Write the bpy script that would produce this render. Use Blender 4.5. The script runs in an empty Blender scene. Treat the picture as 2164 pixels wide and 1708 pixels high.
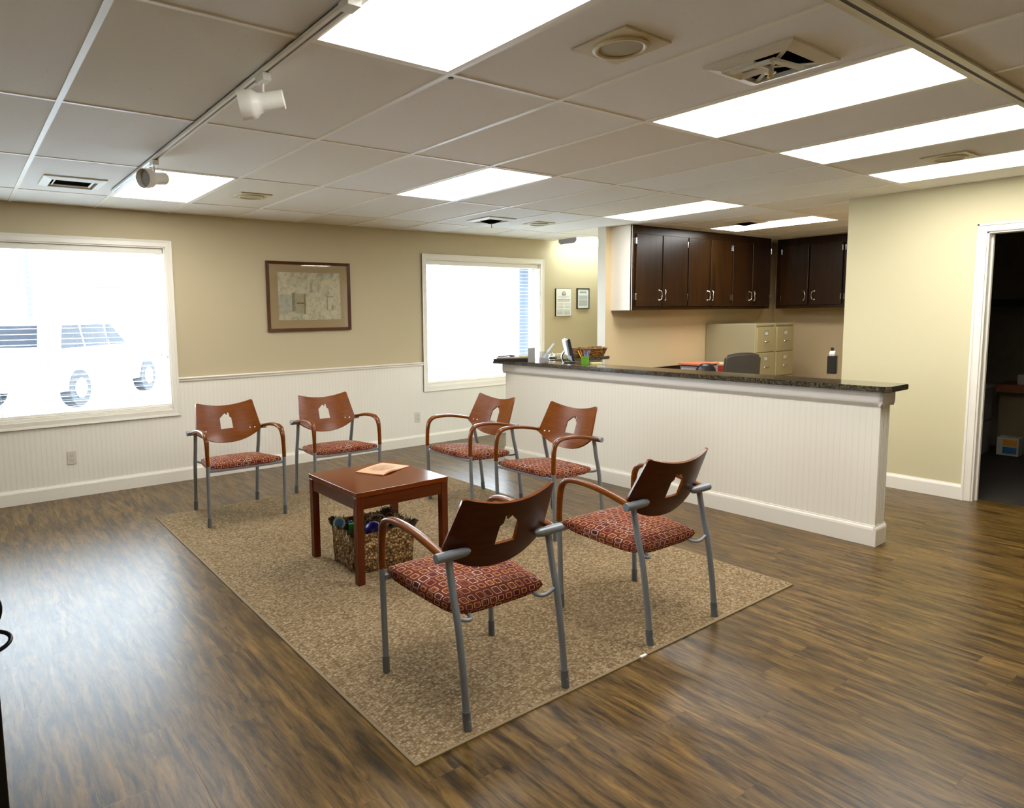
import bpy, bmesh, math, random
from math import pi, sin, cos, radians
from mathutils import Vector, Matrix
random.seed(7)
sc = bpy.context.scene
COL = sc.collection
H = 2.478          # ceiling height
WY = 6.575         # window wall plane
GX0, GY0, GU = 0.4493, 1.0417, 0.6096   # ceiling grid

# ------------------------------------------------------------------ helpers
def lin(c):
    c = c / 255.0
    return c / 12.92 if c <= 0.04045 else ((c + 0.055) / 1.055) ** 2.4
def rgb(r, g, b): return (lin(r), lin(g), lin(b), 1.0)

class NT:
    def __init__(s, name):
        s.m = bpy.data.materials.new(name); s.m.use_nodes = True
        s.t = s.m.node_tree; s.t.nodes.clear()
        s.out = s.t.nodes.new('ShaderNodeOutputMaterial')
    def n(s, typ, **kw):
        nd = s.t.nodes.new(typ)
        for k, v in kw.items():
            if k == 'inp':
                for kk, vv in v.items():
                    if isinstance(vv, bpy.types.NodeSocket): s.t.links.new(vv, nd.inputs[kk])
                    else: nd.inputs[kk].default_value = vv
            else: setattr(nd, k, v)
        return nd
    def math(s, op, a, b=None, c=None):
        nd = s.t.nodes.new('ShaderNodeMath'); nd.operation = op
        for i, v in enumerate((a, b, c)):
            if v is None: continue
            if isinstance(v, bpy.types.NodeSocket): s.t.links.new(v, nd.inputs[i])
            else: nd.inputs[i].default_value = v
        return nd.outputs[0]
    def mix(s, f, a, b, mode='MIX'):
        nd = s.t.nodes.new('ShaderNodeMix'); nd.data_type = 'RGBA'; nd.blend_type = mode
        for i, v in ((0, f), (6, a), (7, b)):
            if isinstance(v, bpy.types.NodeSocket): s.t.links.new(v, nd.inputs[i])
            else: nd.inputs[i].default_value = v
        return nd.outputs[2]
    def ramp(s, f, stops):
        nd = s.t.nodes.new('ShaderNodeValToRGB'); e = nd.color_ramp.elements
        while len(e) < len(stops): e.new(0.5)
        for el, (p, c) in zip(e, stops): el.position = p; el.color = c
        s.t.links.new(f, nd.inputs[0]); return nd.outputs[0]
    def xyz(s, kind='Object'):
        tc = s.n('ShaderNodeTexCoord'); sp = s.n('ShaderNodeSeparateXYZ')
        s.t.links.new(tc.outputs[kind], sp.inputs[0])
        return tc.outputs[kind], sp.outputs[0], sp.outputs[1], sp.outputs[2]
    def vec(s, x, y, z):
        nd = s.n('ShaderNodeCombineXYZ')
        for i, v in enumerate((x, y, z)):
            if isinstance(v, bpy.types.NodeSocket): s.t.links.new(v, nd.inputs[i])
            else: nd.inputs[i].default_value = v
        return nd.outputs[0]
    def noise(s, v, scale, detail=3, rough=0.5, dist=0.0, fac=True):
        nd = s.n('ShaderNodeTexNoise', inp={'Scale': scale, 'Detail': detail, 'Roughness': rough, 'Distortion': dist})
        if v is not None: s.t.links.new(v, nd.inputs['Vector'])
        return nd.outputs['Fac'] if fac else nd.outputs['Color']
    def bump(s, h, strength=0.3, dist=0.01):
        return s.n('ShaderNodeBump', inp={'Height': h, 'Strength': strength, 'Distance': dist}).outputs[0]
    def bsdf(s, **kw):
        b = s.n('ShaderNodeBsdfPrincipled')
        for k, v in kw.items():
            k = {'color': 'Base Color', 'rough': 'Roughness', 'metal': 'Metallic', 'normal': 'Normal', 'spec': 'Specular IOR Level',
                 'coat': 'Coat Weight', 'coatr': 'Coat Roughness', 'em': 'Emission Color', 'ems': 'Emission Strength', 'trans': 'Transmission Weight', 'alpha': 'Alpha'}.get(k, k)
            if isinstance(v, bpy.types.NodeSocket): s.t.links.new(v, b.inputs[k])
            else: b.inputs[k].default_value = v
        s.t.links.new(b.outputs[0], s.out.inputs[0]); return s.m

def plain(name, col, rough=0.5, metal=0.0, spec=0.5, var=0.06, scale=30, coat=0.0, bump=0.0):
    t = NT(name); v, *_ = t.xyz()
    f = t.noise(v, scale, 3)
    c = t.mix(f, tuple(x * (1 - var) for x in col[:3]) + (1,), tuple(min(1, x * (1 + var)) for x in col[:3]) + (1,))
    kw = dict(color=c, rough=rough, metal=metal, spec=spec, coat=coat)
    if bump: kw['normal'] = t.bump(t.noise(v, scale * 6, 2), bump, 0.002)
    return t.bsdf(**kw)

def emis(name, col, strength):
    t = NT(name); e = t.n('ShaderNodeEmission', inp={'Color': col, 'Strength': strength})
    t.t.links.new(e.outputs[0], t.out.inputs[0]); return t.m

def flat_foot(bm):
    for v in bm.verts: v.co.z = max(v.co.z, 0.0003)
    return bm
def link(name, bm, mats, parent=None, loc=(0, 0, 0), rot=(0, 0, 0), smooth=None):
    me = bpy.data.meshes.new(name)
    bmesh.ops.recalc_face_normals(bm, faces=bm.faces)
    bm.to_mesh(me); bm.free()
    if smooth is not None:
        for p in me.polygons: p.use_smooth = True
        me.set_sharp_from_angle(angle=radians(smooth))
    if not isinstance(mats, (list, tuple)): mats = [mats]
    for m in mats: me.materials.append(m)
    o = bpy.data.objects.new(name, me); COL.objects.link(o)
    o.location = loc; o.rotation_euler = rot
    if parent is not None: o.parent = parent
    return o
def tag(o, label, cat, group=None, kind=None):
    if label: o['label'] = label
    if cat: o['category'] = cat
    if group: o['group'] = group
    if kind: o['kind'] = kind
    return o
def thing(name, label, cat, loc=(0, 0, 0), rz=0.0, group=None):
    o = bpy.data.objects.new(name, None); COL.objects.link(o)
    o.empty_display_size = 0.05
    o.location = loc; o.rotation_euler = (0, 0, rz)
    return tag(o, label, cat, group)
def struct(name, bm, mats, parent=None, **kw):
    o = link(name, bm, mats, parent, **kw)
    if parent is None: o['kind'] = 'structure'
    return o
def sempty(name):
    o = bpy.data.objects.new(name, None); COL.objects.link(o); o['kind'] = 'structure'; return o
def copy_tree(o, parent=None):
    c = o.copy(); COL.objects.link(c)
    if parent is not None: c.parent = parent
    for ch in list(o.children): copy_tree(ch, c)
    return c

def NB(): return bmesh.new()
def box(bm, x0, x1, y0, y1, z0, z1, mi=0, bev=0.0, seg=2):
    vs = [bm.verts.new((x, y, z)) for x in (x0, x1) for y in (y0, y1) for z in (z0, z1)]
    idx = [(0, 1, 3, 2), (4, 6, 7, 5), (0, 4, 5, 1), (2, 3, 7, 6), (0, 2, 6, 4), (1, 5, 7, 3)]
    fs = [bm.faces.new([vs[i] for i in f]) for f in idx]
    for f in fs: f.material_index = mi
    if bev > 0:
        es = list({e for f in fs for e in f.edges})
        r = bmesh.ops.bevel(bm, geom=es, offset=bev, segments=seg, affect='EDGES', profile=0.5)
        for f in r['faces']: f.material_index = mi
    return bm
def catmull(pts, n=6):
    P = [Vector(p) for p in pts]
    if len(P) < 3: return P
    out = []
    for i in range(len(P) - 1):
        p0 = P[max(i - 1, 0)]; p1 = P[i]; p2 = P[i + 1]; p3 = P[min(i + 2, len(P) - 1)]
        for k in range(n):
            t = k / n
            out.append(0.5 * ((2 * p1) + (p2 - p0) * t + (2 * p0 - 5 * p1 + 4 * p2 - p3) * t * t + (3 * p1 - p0 - 3 * p2 + p3) * t ** 3))
    out.append(P[-1]); return out
def sweep(bm, path, sect, mi=0, cap=True, up=Vector((1, 0, 0)), closed=False):
    """sect: function(i, t)->list of (a,b) offsets; frame built from fixed 'up' axis projected off the tangent."""
    P = [Vector(p) for p in path]; n = len(P); rings = []
    prev = None
    for i, p in enumerate(P):
        if closed: t = (P[(i + 1) % n] - P[i - 1]).normalized()
        else: t = (P[min(i + 1, n - 1)] - P[max(i - 1, 0)]).normalized()
        a = up - t * up.dot(t) if prev is None else prev - t * prev.dot(t)
        if a.length < 1e-4: a = t.orthogonal()
        a.normalize(); b = t.cross(a); prev = a
        rings.append([bm.verts.new(p + a * u + b * v) for u, v in sect(i, i / max(1, n - 1))])
    m = len(rings[0])
    for i in range(n if closed else n - 1):
        r0, r1 = rings[i], rings[(i + 1) % n]
        for k in range(m):
            f = bm.faces.new((r0[k], r0[(k + 1) % m], r1[(k + 1) % m], r1[k])); f.material_index = mi
    if cap and not closed:
        for r in (rings[0], rings[-1]):
            f = bm.faces.new(r); f.material_index = mi
    return bm
def circ(r, n=14): return [(r * cos(2 * pi * k / n), r * sin(2 * pi * k / n)) for k in range(n)]
def tube(bm, path, r, n=14, mi=0, cap=True, up=Vector((1, 0, 0)), closed=False):
    f = (lambda i, t: circ(r(t) if callable(r) else r, n))
    return sweep(bm, path, f, mi, cap, up, closed)
def lathe(bm, prof, n=24, axis=Vector((0, 0, 1)), org=Vector((0, 0, 0)), mi=0, cap0=True, cap1=True):
    axis = Vector(axis).normalized(); a = axis.orthogonal().normalized(); b = axis.cross(a); org = Vector(org)
    rings = [[bm.verts.new(org + axis * h + (a * cos(2 * pi * k / n) + b * sin(2 * pi * k / n)) * max(r, 1e-4)) for k in range(n)] for r, h in prof]
    for r0, r1 in zip(rings, rings[1:]):
        for k in range(n):
            f = bm.faces.new((r0[k], r0[(k + 1) % n], r1[(k + 1) % n], r1[k])); f.material_index = mi
    if cap0: bm.faces.new(rings[0]).material_index = mi
    if cap1: bm.faces.new(rings[-1]).material_index = mi
    return bm
def prism(bm, poly, fn, d0, d1, mi=0):
    """poly list of (u,v); fn(u,v,d)->xyz"""
    a = [bm.verts.new(fn(u, v, d0)) for u, v in poly]; b = [bm.verts.new(fn(u, v, d1)) for u, v in poly]
    n = len(poly)
    for k in range(n): bm.faces.new((a[k], a[(k + 1) % n], b[(k + 1) % n], b[k])).material_index = mi
    bm.faces.new(a).material_index = mi; bm.faces.new(list(reversed(b))).material_index = mi
    return bm
def ring_frame(bm, x0, x1, z0, z1, w, fn, d0, d1, mi=0, dd=0.0, miter=True):
    """rectangular frame (mitred) in u,v ; fn(u,v,d)"""
    o = [(x0, z0), (x1, z0), (x1, z1), (x0, z1)]; i_ = [(x0 + w, z0 + w), (x1 - w, z0 + w), (x1 - w, z1 - w), (x0 + w, z1 - w)]
    O0 = [bm.verts.new(fn(u, v, d0)) for u, v in o]; I0 = [bm.verts.new(fn(u, v, d0)) for u, v in i_]
    O1 = [bm.verts.new(fn(u, v, d1)) for u, v in o]; I1 = [bm.verts.new(fn(u, v, d1 + dd)) for u, v in i_]
    for k in range(4):
        j = (k + 1) % 4
        for q in ((O0[k], O0[j], O1[j], O1[k]), (O1[k], O1[j], I1[j], I1[k]), (I1[k], I1[j], I0[j], I0[k]), (I0[k], I0[j], O0[j], O0[k])):
            bm.faces.new(q).material_index = mi
    return bm

# ------------------------------------------------------------------ materials
def mat_wall(name, col, strength=0.12):
    t = NT(name); v, x, y, z = t.xyz()
    f = t.noise(v, 1.3, 2)
    c = t.mix(f, tuple(k * 0.97 for k in col[:3]) + (1,), tuple(min(1, k * 1.03) for k in col[:3]) + (1,))
    return t.bsdf(color=c, rough=0.62, spec=0.25, normal=t.bump(t.noise(v, 170, 2, 0.6), strength, 0.003))
M_wall = mat_wall('cream_wall_paint', rgb(197, 182, 148))
M_wall_alcove = mat_wall('tan_wall_paint', rgb(216, 193, 150))
M_white = plain('white_trim_paint', rgb(246, 241, 228), 0.38, spec=0.4, var=0.02)
M_outer = plain('shaded_brick', rgb(74, 82, 92), 0.9, spec=.0)

def mat_bead(name, axis, col):
    t = NT(name); v, x, y, z = t.xyz()
    u = x if axis == 'x' else y
    p = t.math('FRACT', t.math('MULTIPLY', u, 1 / 0.0381))
    g = t.math('ABSOLUTE', t.math('SUBTRACT', p, 0.5))                       # 0.5 at the groove
    gr = t.n('ShaderNodeMapRange', inp={0: g, 1: 0.38, 2: 0.5, 3: 0.0, 4: 1.0}).outputs[0]
    bead = t.math('SINE', t.math('MULTIPLY', p, 6.2832))
    h = t.math('ADD', t.math('MULTIPLY', gr, -1.0), t.math('MULTIPLY', bead, 0.25))
    f = t.noise(v, 2.0, 2)
    base = t.mix(f, tuple(k * 0.97 for k in col[:3]) + (1,), col)
    c = t.mix(t.math('MULTIPLY', gr, 0.08), base, rgb(120, 108, 88))
    return t.bsdf(color=c, rough=0.42, spec=0.35, normal=t.bump(h, 0.16, 0.003))
M_bead_x = mat_bead('beadboard_along_wall', 'x', rgb(246, 241, 228))
M_bead_y = mat_bead('beadboard_on_counter', 'y', rgb(247, 241, 226))

def mat_ceiling():
    t = NT('acoustic_ceiling_tile'); v, x, y, z = t.xyz()
    ix = t.math('FLOOR', t.math('DIVIDE', t.math('SUBTRACT', x, GX0), GU))
    iy = t.math('FLOOR', t.math('DIVIDE', t.math('SUBTRACT', y, GY0), GU * 2))
    wn = t.n('ShaderNodeTexWhiteNoise', noise_dimensions='3D'); t.t.links.new(t.vec(ix, iy, 3.7), wn.inputs['Vector'])
    base = t.ramp(wn.outputs['Value'], [(0.0, rgb(232, 222, 200)), (0.35, rgb(243, 238, 226)), (0.7, rgb(247, 244, 236)), (1.0, rgb(251, 250, 246))])
    s1 = t.noise(v, 55, 4, 0.7)
    sp = t.ramp(s1, [(0.0, (0.25, 0.2, 0.15, 1)), (0.27, (0.4, 0.35, 0.29, 1)), (0.32, (1, 1, 1, 1))])
    s2 = t.noise(v, 260, 2, 0.6)
    c = t.mix(0.8, base, sp, 'MULTIPLY')
    c = t.mix(t.math('MULTIPLY', s2, 0.14), c, rgb(196, 186, 166))
    return t.bsdf(color=c, rough=0.9, spec=0.1, normal=t.bump(s2, 0.25, 0.003))
M_ceil = mat_ceiling()
M_grid = plain('ceiling_grid_paint', rgb(250, 245, 228), 0.45, var=0.02)

def mat_floor():
    t = NT('rustic_vinyl_planks'); v, x, y, z = t.xyz()
    W = 0.1455; Lp = 1.22
    fx = t.math('DIVIDE', t.math('SUBTRACT', x, 0.127), W)
    row = t.math('FLOOR', fx); px = t.math('FRACT', fx)
    w1 = t.n('ShaderNodeTexWhiteNoise', noise_dimensions='1D'); t.t.links.new(row, w1.inputs['W'])
    fy = t.math('DIVIDE', t.math('ADD', y, t.math('MULTIPLY', w1.outputs['Value'], Lp)), Lp)
    pl = t.math('FLOOR', fy); py = t.math('FRACT', fy)
    w2 = t.n('ShaderNodeTexWhiteNoise', noise_dimensions='3D'); t.t.links.new(t.vec(row, pl, 1.3), w2.inputs['Vector'])
    rnd = w2.outputs['Value']
    off = t.math('MULTIPLY', rnd, 40.0)
    wob = t.math('MULTIPLY', t.math('SUBTRACT', t.noise(t.vec(x, t.math('ADD', y, off), off), 5.0, 3), 0.5), 0.022)
    xw = t.math('ADD', x, wob)
    gv = t.vec(t.math('MULTIPLY', xw, 25.0), t.math('ADD', t.math('MULTIPLY', y, 2.7), off), off)
    g1 = t.noise(gv, 1.0, 7, 0.68, 0.4)
    gv2 = t.vec(t.math('MULTIPLY', xw, 75.0), t.math('ADD', t.math('MULTIPLY', y, 6.5), off), off)
    g2 = t.noise(gv2, 1.0, 5, 0.7, 0.3)
    gv3 = t.vec(t.math('MULTIPLY', xw, 17.0), t.math('ADD', t.math('MULTIPLY', y, 5.0), off), off)
    g3 = t.noise(gv3, 1.0, 5, 0.62, 0.8)
    gv4 = t.vec(t.math('MULTIPLY', xw, 34.0), t.math('ADD', t.math('MULTIPLY', y, 13.0), off), off)
    g4 = t.noise(gv4, 1.0, 4, 0.6, 1.0)
    base = t.ramp(g1, [(0.31, rgb(30, 20, 8)), (0.41, rgb(64, 45, 18)), (0.50, rgb(96, 71, 33)), (0.58, rgb(114, 87, 42)), (0.70, rgb(142, 105, 52))])
    base = t.mix(t.math('MULTIPLY', rnd, 0.25), base, rgb(76, 60, 27))
    dark = t.ramp(g2, [(0.34, (0.40, 0.36, 0.30, 1)), (0.45, (0.84, 0.83, 0.81, 1)), (0.58, (1, 1, 1, 1))])
    c = t.mix(0.8, base, dark, 'MULTIPLY')
    blot = t.ramp(g3, [(0.33, (0.30, 0.28, 0.26, 1)), (0.43, (0.85, 0.84, 0.83, 1)), (0.50, (1, 1, 1, 1))])
    c = t.mix(0.85, c, blot, 'MULTIPLY')
    fleck = t.ramp(g4, [(0.27, (0.28, 0.27, 0.26, 1)), (0.335, (1, 1, 1, 1))])
    c = t.mix(0.8, c, fleck, 'MULTIPLY')
    ex = t.math('MINIMUM', px, t.math('SUBTRACT', 1.0, px))
    ey = t.math('MULTIPLY', t.math('MINIMUM', py, t.math('SUBTRACT', 1.0, py)), Lp / W)
    e = t.math('MINIMUM', ex, ey)
    seam = t.n('ShaderNodeMapRange', inp={0: e, 1: 0.0, 2: 0.012, 3: 0.5, 4: 0.0}).outputs[0]
    c = t.mix(seam, c, rgb(34, 22, 11))
    rough = t.n('ShaderNodeMapRange', inp={0: g2, 1: 0.2, 2: 0.8, 3: 0.36, 4: 0.26}).outputs[0]
    hh = t.math('SUBTRACT', t.math('MULTIPLY', g2, 0.5), seam)
    return t.bsdf(color=c, rough=rough, spec=0.22, normal=t.bump(hh, 0.12, 0.003))
M_floor = mat_floor()

def mat_rug():
    t = NT('loop_pile_carpet'); v, x, y, z = t.xyz()
    nv = t.n('ShaderNodeVectorMath', operation='ADD')
    t.t.links.new(v, nv.inputs[0])
    dn = t.n('ShaderNodeVectorMath', operation='SCALE'); t.t.links.new(t.noise(v, 60, 2, fac=False), dn.inputs[0]); dn.inputs['Scale'].default_value = 0.006
    t.t.links.new(dn.outputs[0], nv.inputs[1])
    mp = t.n('ShaderNodeVectorMath', operation='MULTIPLY'); t.t.links.new(nv.outputs[0], mp.inputs[0]); mp.inputs[1].default_value = (78, 104, 1)
    vo = t.n('ShaderNodeTexVoronoi', inp={'Scale': 1.0, 'Randomness': 0.75}); t.t.links.new(mp.outputs[0], vo.inputs['Vector'])
    sp = t.n('ShaderNodeSeparateColor'); t.t.links.new(vo.outputs['Color'], sp.inputs[0])
    loop = t.ramp(sp.outputs[0], [(0.0, rgb(106, 89, 62)), (0.3, rgb(131, 111, 81)), (0.65, rgb(148, 128, 97)), (1.0, rgb(174, 154, 122))])
    gap = t.ramp(vo.outputs['Distance'], [(0.30, (1, 1, 1, 1)), (0.78, (0.40, 0.36, 0.31, 1))])
    c = t.mix(0.9, loop, gap, 'MULTIPLY')
    big = t.noise(v, 3.0, 3)
    c = t.mix(t.math('MULTIPLY', big, 0.3), c, rgb(150, 122, 88))
    h = t.math('SUBTRACT', 1.0, vo.outputs['Distance'])
    return t.bsdf(color=c, rough=0.95, spec=0.05, normal=t.bump(h, 0.7, 0.006))
M_rug = mat_rug()
M_bind = plain('rug_binding', rgb(128, 108, 78), 0.9, var=0.1, scale=150, bump=0.3)

def mat_wood(name, c0, c1, axis='z', rough=0.22, scale=1.0, coat=0.0):
    t = NT(name); v, x, y, z = t.xyz()
    k = {'x': (2.5, 38, 38), 'y': (38, 2.5, 38), 'z': (38, 38, 2.5)}[axis]
    gv = t.vec(t.math('MULTIPLY', x, k[0] * scale), t.math('MULTIPLY', y, k[1] * scale), t.math('MULTIPLY', z, k[2] * scale))
    g = t.noise(gv, 1.0, 5, 0.6, 0.8)
    c = t.ramp(g, [(0.25, c0), (0.75, c1)])
    return t.bsdf(color=c, rough=rough, spec=0.32, coat=coat, coatr=0.12)
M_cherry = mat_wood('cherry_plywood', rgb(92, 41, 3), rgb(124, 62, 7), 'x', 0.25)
M_cherry_shade = mat_wood('cherry_plywood_rear_shade', rgb(62, 22, 2), rgb(84, 33, 3), 'x', 0.36)  # darker copy of the cherry plywood; shade on the rear put into the colour
M_arm = mat_wood('cherry_arm_wood', rgb(88, 39, 3), rgb(120, 59, 7), 'y', 0.24)
M_table = mat_wood('cherry_table_wood', rgb(84, 31, 5), rgb(108, 44, 10), 'y', 0.14)
M_cab = mat_wood('dark_stained_cabinet_wood', rgb(20, 12, 4), rgb(56, 32, 9), 'z', 0.3, 0.5)
M_silver = plain('silver_powder_coat', rgb(132, 139, 147), 0.36, 0.4, var=0.05, scale=200)
M_rubber = plain('grey_rubber_foot', rgb(92, 96, 100), 0.6)
M_screw = plain('bright_steel', rgb(215, 212, 205), 0.22, 1.0)

def mat_seat():
    t = NT('maroon_squares_upholstery')
    tc = t.n('ShaderNodeTexCoord'); uv = tc.outputs['UV']
    def layer(scale, ox, oy, rad, jit, wd):
        mp = t.n('ShaderNodeMapping', inp={'Location': (ox, oy, 0), 'Scale': (scale, scale, 1)}); t.t.links.new(uv, mp.inputs[0])
        s = t.n('ShaderNodeSeparateXYZ'); t.t.links.new(mp.outputs[0], s.inputs[0])
        row = t.math('FLOOR', s.outputs[1])
        wr = t.n('ShaderNodeTexWhiteNoise', noise_dimensions='1D'); t.t.links.new(row, wr.inputs['W'])
        xx = t.math('ADD', s.outputs[0], t.math('MULTIPLY', wr.outputs['Value'], 3.0))
        cx = t.math('FLOOR', xx)
        wn = t.n('ShaderNodeTexWhiteNoise', noise_dimensions='3D'); t.t.links.new(t.vec(cx, row, ox), wn.inputs['Vector'])
        rr = t.n('ShaderNodeSeparateColor'); t.t.links.new(wn.outputs['Color'], rr.inputs[0])
        ax = t.math('ABSOLUTE', t.math('SUBTRACT', t.math('FRACT', xx), t.math('ADD', 0.44, t.math('MULTIPLY', rr.outputs[1], 0.12))))
        ay = t.math('ABSOLUTE', t.math('SUBTRACT', t.math('FRACT', s.outputs[1]), 0.5))
        d = t.math('POWER', t.math('ADD', t.math('POWER', ax, 6.0), t.math('POWER', ay, 6.0)), 1 / 6.0)
        r = t.math('ADD', rad, t.math('MULTIPLY', rr.outputs[0], jit))
        e = t.math('ABSOLUTE', t.math('SUBTRACT', d, r))
        ring = t.n('ShaderNodeMapRange', inp={0: e, 1: wd, 2: wd * 0.5, 3: 0.0, 4: 1.0}).outputs[0]
        ins = t.math('LESS_THAN', d, r)
        return ring, ins, rr.outputs[2], wn.outputs['Value']
    r1, i1, c1, q1 = layer(22.0, 0.0, 0.0, 0.29, 0.11, 0.044)
    r2, i2, c2, q2 = layer(22.0, 7.0, 0.0, 0.13, 0.08, 0.045)
    base = rgb(96, 36, 32)
    fill = t.ramp(c1, [(0.0, rgb(60, 20, 26)), (0.4, rgb(86, 28, 20)), (0.7, rgb(102, 42, 22)), (1.0, rgb(74, 20, 22))])
    c = t.mix(t.math('MULTIPLY', i1, 0.9), base, fill)
    ringc = t.ramp(q1, [(0.0, rgb(206, 136, 62)), (0.35, rgb(222, 170, 108)), (0.62, rgb(184, 112, 56)), (0.82, rgb(228, 208, 182)), (1.0, rgb(150, 80, 50))])
    c = t.mix(r1, c, ringc)
    show = t.math('GREATER_THAN', q2, 0.55)
    c = t.mix(t.math('MULTIPLY', t.math('MULTIPLY', r2, i1), t.math('MULTIPLY', show, 0.75)), c, rgb(170, 92, 46))
    fine = t.noise(uv, 420, 2)
    c = t.mix(t.math('MULTIPLY', fine, 0.22), c, rgb(60, 22, 20))
    return t.bsdf(color=c, rough=0.85, spec=0.15, normal=t.bump(fine, 0.3, 0.001))
M_seat = mat_seat()

def mat_granite():
    t = NT('dark_speckled_granite'); v, *_ = t.xyz()
    a = t.noise(v, 90, 5, 0.7); b = t.noise(v, 230, 3, 0.7)
    c = t.ramp(a, [(0.32, rgb(14, 14, 14)), (0.47, rgb(38, 36, 30)), (0.6, rgb(88, 76, 56)), (0.75, rgb(120, 110, 92))])
    c = t.mix(t.ramp(b, [(0.6, (0, 0, 0, 1)), (0.72, (0.5, 0.5, 0.5, 1))]), c, rgb(120, 114, 100))
    return t.bsdf(color=c, rough=0.09, spec=0.6)
M_granite = mat_granite()

def mat_basket():
    t = NT('woven_seagrass'); v, x, y, z = t.xyz()
    vo = t.n('ShaderNodeTexVoronoi', inp={'Scale': 62.0, 'Randomness': 0.9})
    t.t.links.new(v, vo.inputs['Vector'])
    s = t.n('ShaderNodeSeparateColor'); t.t.links.new(vo.outputs['Color'], s.inputs[0])
    c = t.ramp(s.outputs[0], [(0, rgb(92, 66, 36)), (0.45, rgb(146, 110, 66)), (0.8, rgb(182, 146, 96)), (1, rgb(206, 174, 124))])
    c = t.mix(0.9, c, t.ramp(vo.outputs['Distance'], [(0.2, (1, 1, 1, 1)), (0.8, (0.26, 0.2, 0.14, 1))]), 'MULTIPLY')
    return t.bsdf(color=c, rough=0.85, spec=0.15, normal=t.bump(t.math('SUBTRACT', 1.0, vo.outputs['Distance']), 1.0, 0.012))
M_basket = mat_basket()
M_fringe = plain('frayed_seagrass', rgb(72, 52, 34), 0.9, var=0.35, scale=80)
def mat_wicker():
    t = NT('orange_wicker'); v, x, y, z = t.xyz()
    mp = t.n('ShaderNodeVectorMath', operation='MULTIPLY'); t.t.links.new(v, mp.inputs[0]); mp.inputs[1].default_value = (40, 40, 120)
    vo = t.n('ShaderNodeTexVoronoi', inp={'Scale': 1.0, 'Randomness': 0.8}); t.t.links.new(mp.outputs[0], vo.inputs['Vector'])
    q = t.n('ShaderNodeSeparateColor'); t.t.links.new(vo.outputs['Color'], q.inputs[0])
    c = t.ramp(q.outputs[0], [(0, rgb(92, 54, 14)), (.5, rgb(150, 94, 24)), (1, rgb(196, 140, 52))])
    c = t.mix(.9, c, t.ramp(vo.outputs['Distance'], [(.3, (1, 1, 1, 1)), (.8, (.25, .18, .1, 1))]), 'MULTIPLY')
    return t.bsdf(color=c, rough=.5, normal=t.bump(t.math('SUBTRACT', 1.0, vo.outputs['Distance']), .8, .008))
M_wicker = mat_wicker()

M_black = plain('black_plastic', rgb(20, 20, 22), 0.35)
M_iron = plain('black_wrought_iron', rgb(12, 12, 20), 0.3, 0.4)
M_darkfab = plain('charcoal_chair_fabric', rgb(66, 60, 52), 0.9, var=0.15, scale=200, bump=0.3)
M_lensA = emis('light_diffuser_lit', (1.0, 0.97, 0.91, 1), 15.0)
M_tan = plain('yellowed_speaker_plastic', rgb(206, 190, 146), 0.5)
M_tan2 = plain('yellowed_speaker_mesh', rgb(176, 162, 124), 0.7, var=0.2, scale=400)
M_vent = plain('vent_enamel', rgb(222, 214, 192), 0.45)
M_dark = plain('vent_shadow_duct', rgb(14, 12, 10), 1.0, spec=0.0)
M_trackw = plain('white_lamp_enamel', rgb(250, 248, 240), 0.35)
M_file = plain('putty_steel', rgb(186, 172, 124), 0.42, var=0.03)
M_fileside = plain('grey_putty_steel', rgb(164, 154, 122), 0.48, var=0.03)
M_chrome = plain('chrome', rgb(225, 225, 225), 0.12, 1.0)
M_paper = plain('white_paper', rgb(238, 238, 234), 0.8)
M_plate = plain('ivory_plate', rgb(214, 206, 190), 0.4)
M_slot = plain('slot_black', rgb(40, 36, 32), 0.7)

def mat_glass(name='window_glass', tint=(0.97, 0.99, 1.0, 1), gl=0.06):
    t = NT(name); tr = t.n('ShaderNodeBsdfTransparent', inp={'Color': tint}); g = t.n('ShaderNodeBsdfGlossy', inp={'Roughness': 0.02})
    m = t.n('ShaderNodeMixShader', inp={0: gl}); t.t.links.new(tr.outputs[0], m.inputs[1]); t.t.links.new(g.outputs[0], m.inputs[2])
    t.t.links.new(m.outputs[0], t.out.inputs[0]); return t.m
M_glass = mat_glass()
M_acryl = mat_glass('clear_acrylic', (0.9, 0.92, 0.94, 1), 0.18)

# ------------------------------------------------------------------ room shell
XL, XR = -2.6, 9.62          # room extents
YB = -2.6
bm = NB(); box(bm, XL - .1, XR + .1, YB - .1, WY + .2, -0.1, 0.0); struct('floor', bm, M_floor)
ceil = struct('ceiling', box(NB(), XL - .1, XR + .1, YB - .1, WY + .2, H, H + 0.1), M_ceil)
bm = NB(); hw = 0.0122
i = -5
xs = [GX0 + GU * k for k in range(-5, 16)]; ys = [GY0 + 2 * GU * k for k in range(-3, 5)]
for x in xs: box(bm, x - hw, x + hw, YB, WY, H - 0.005, H + 0.001)
for y in ys: box(bm, XL, XR, y - hw * .8, y + hw * .8, H - 0.0042, H + 0.001)
struct('ceiling_grid', bm, M_grid, ceil)

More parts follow.
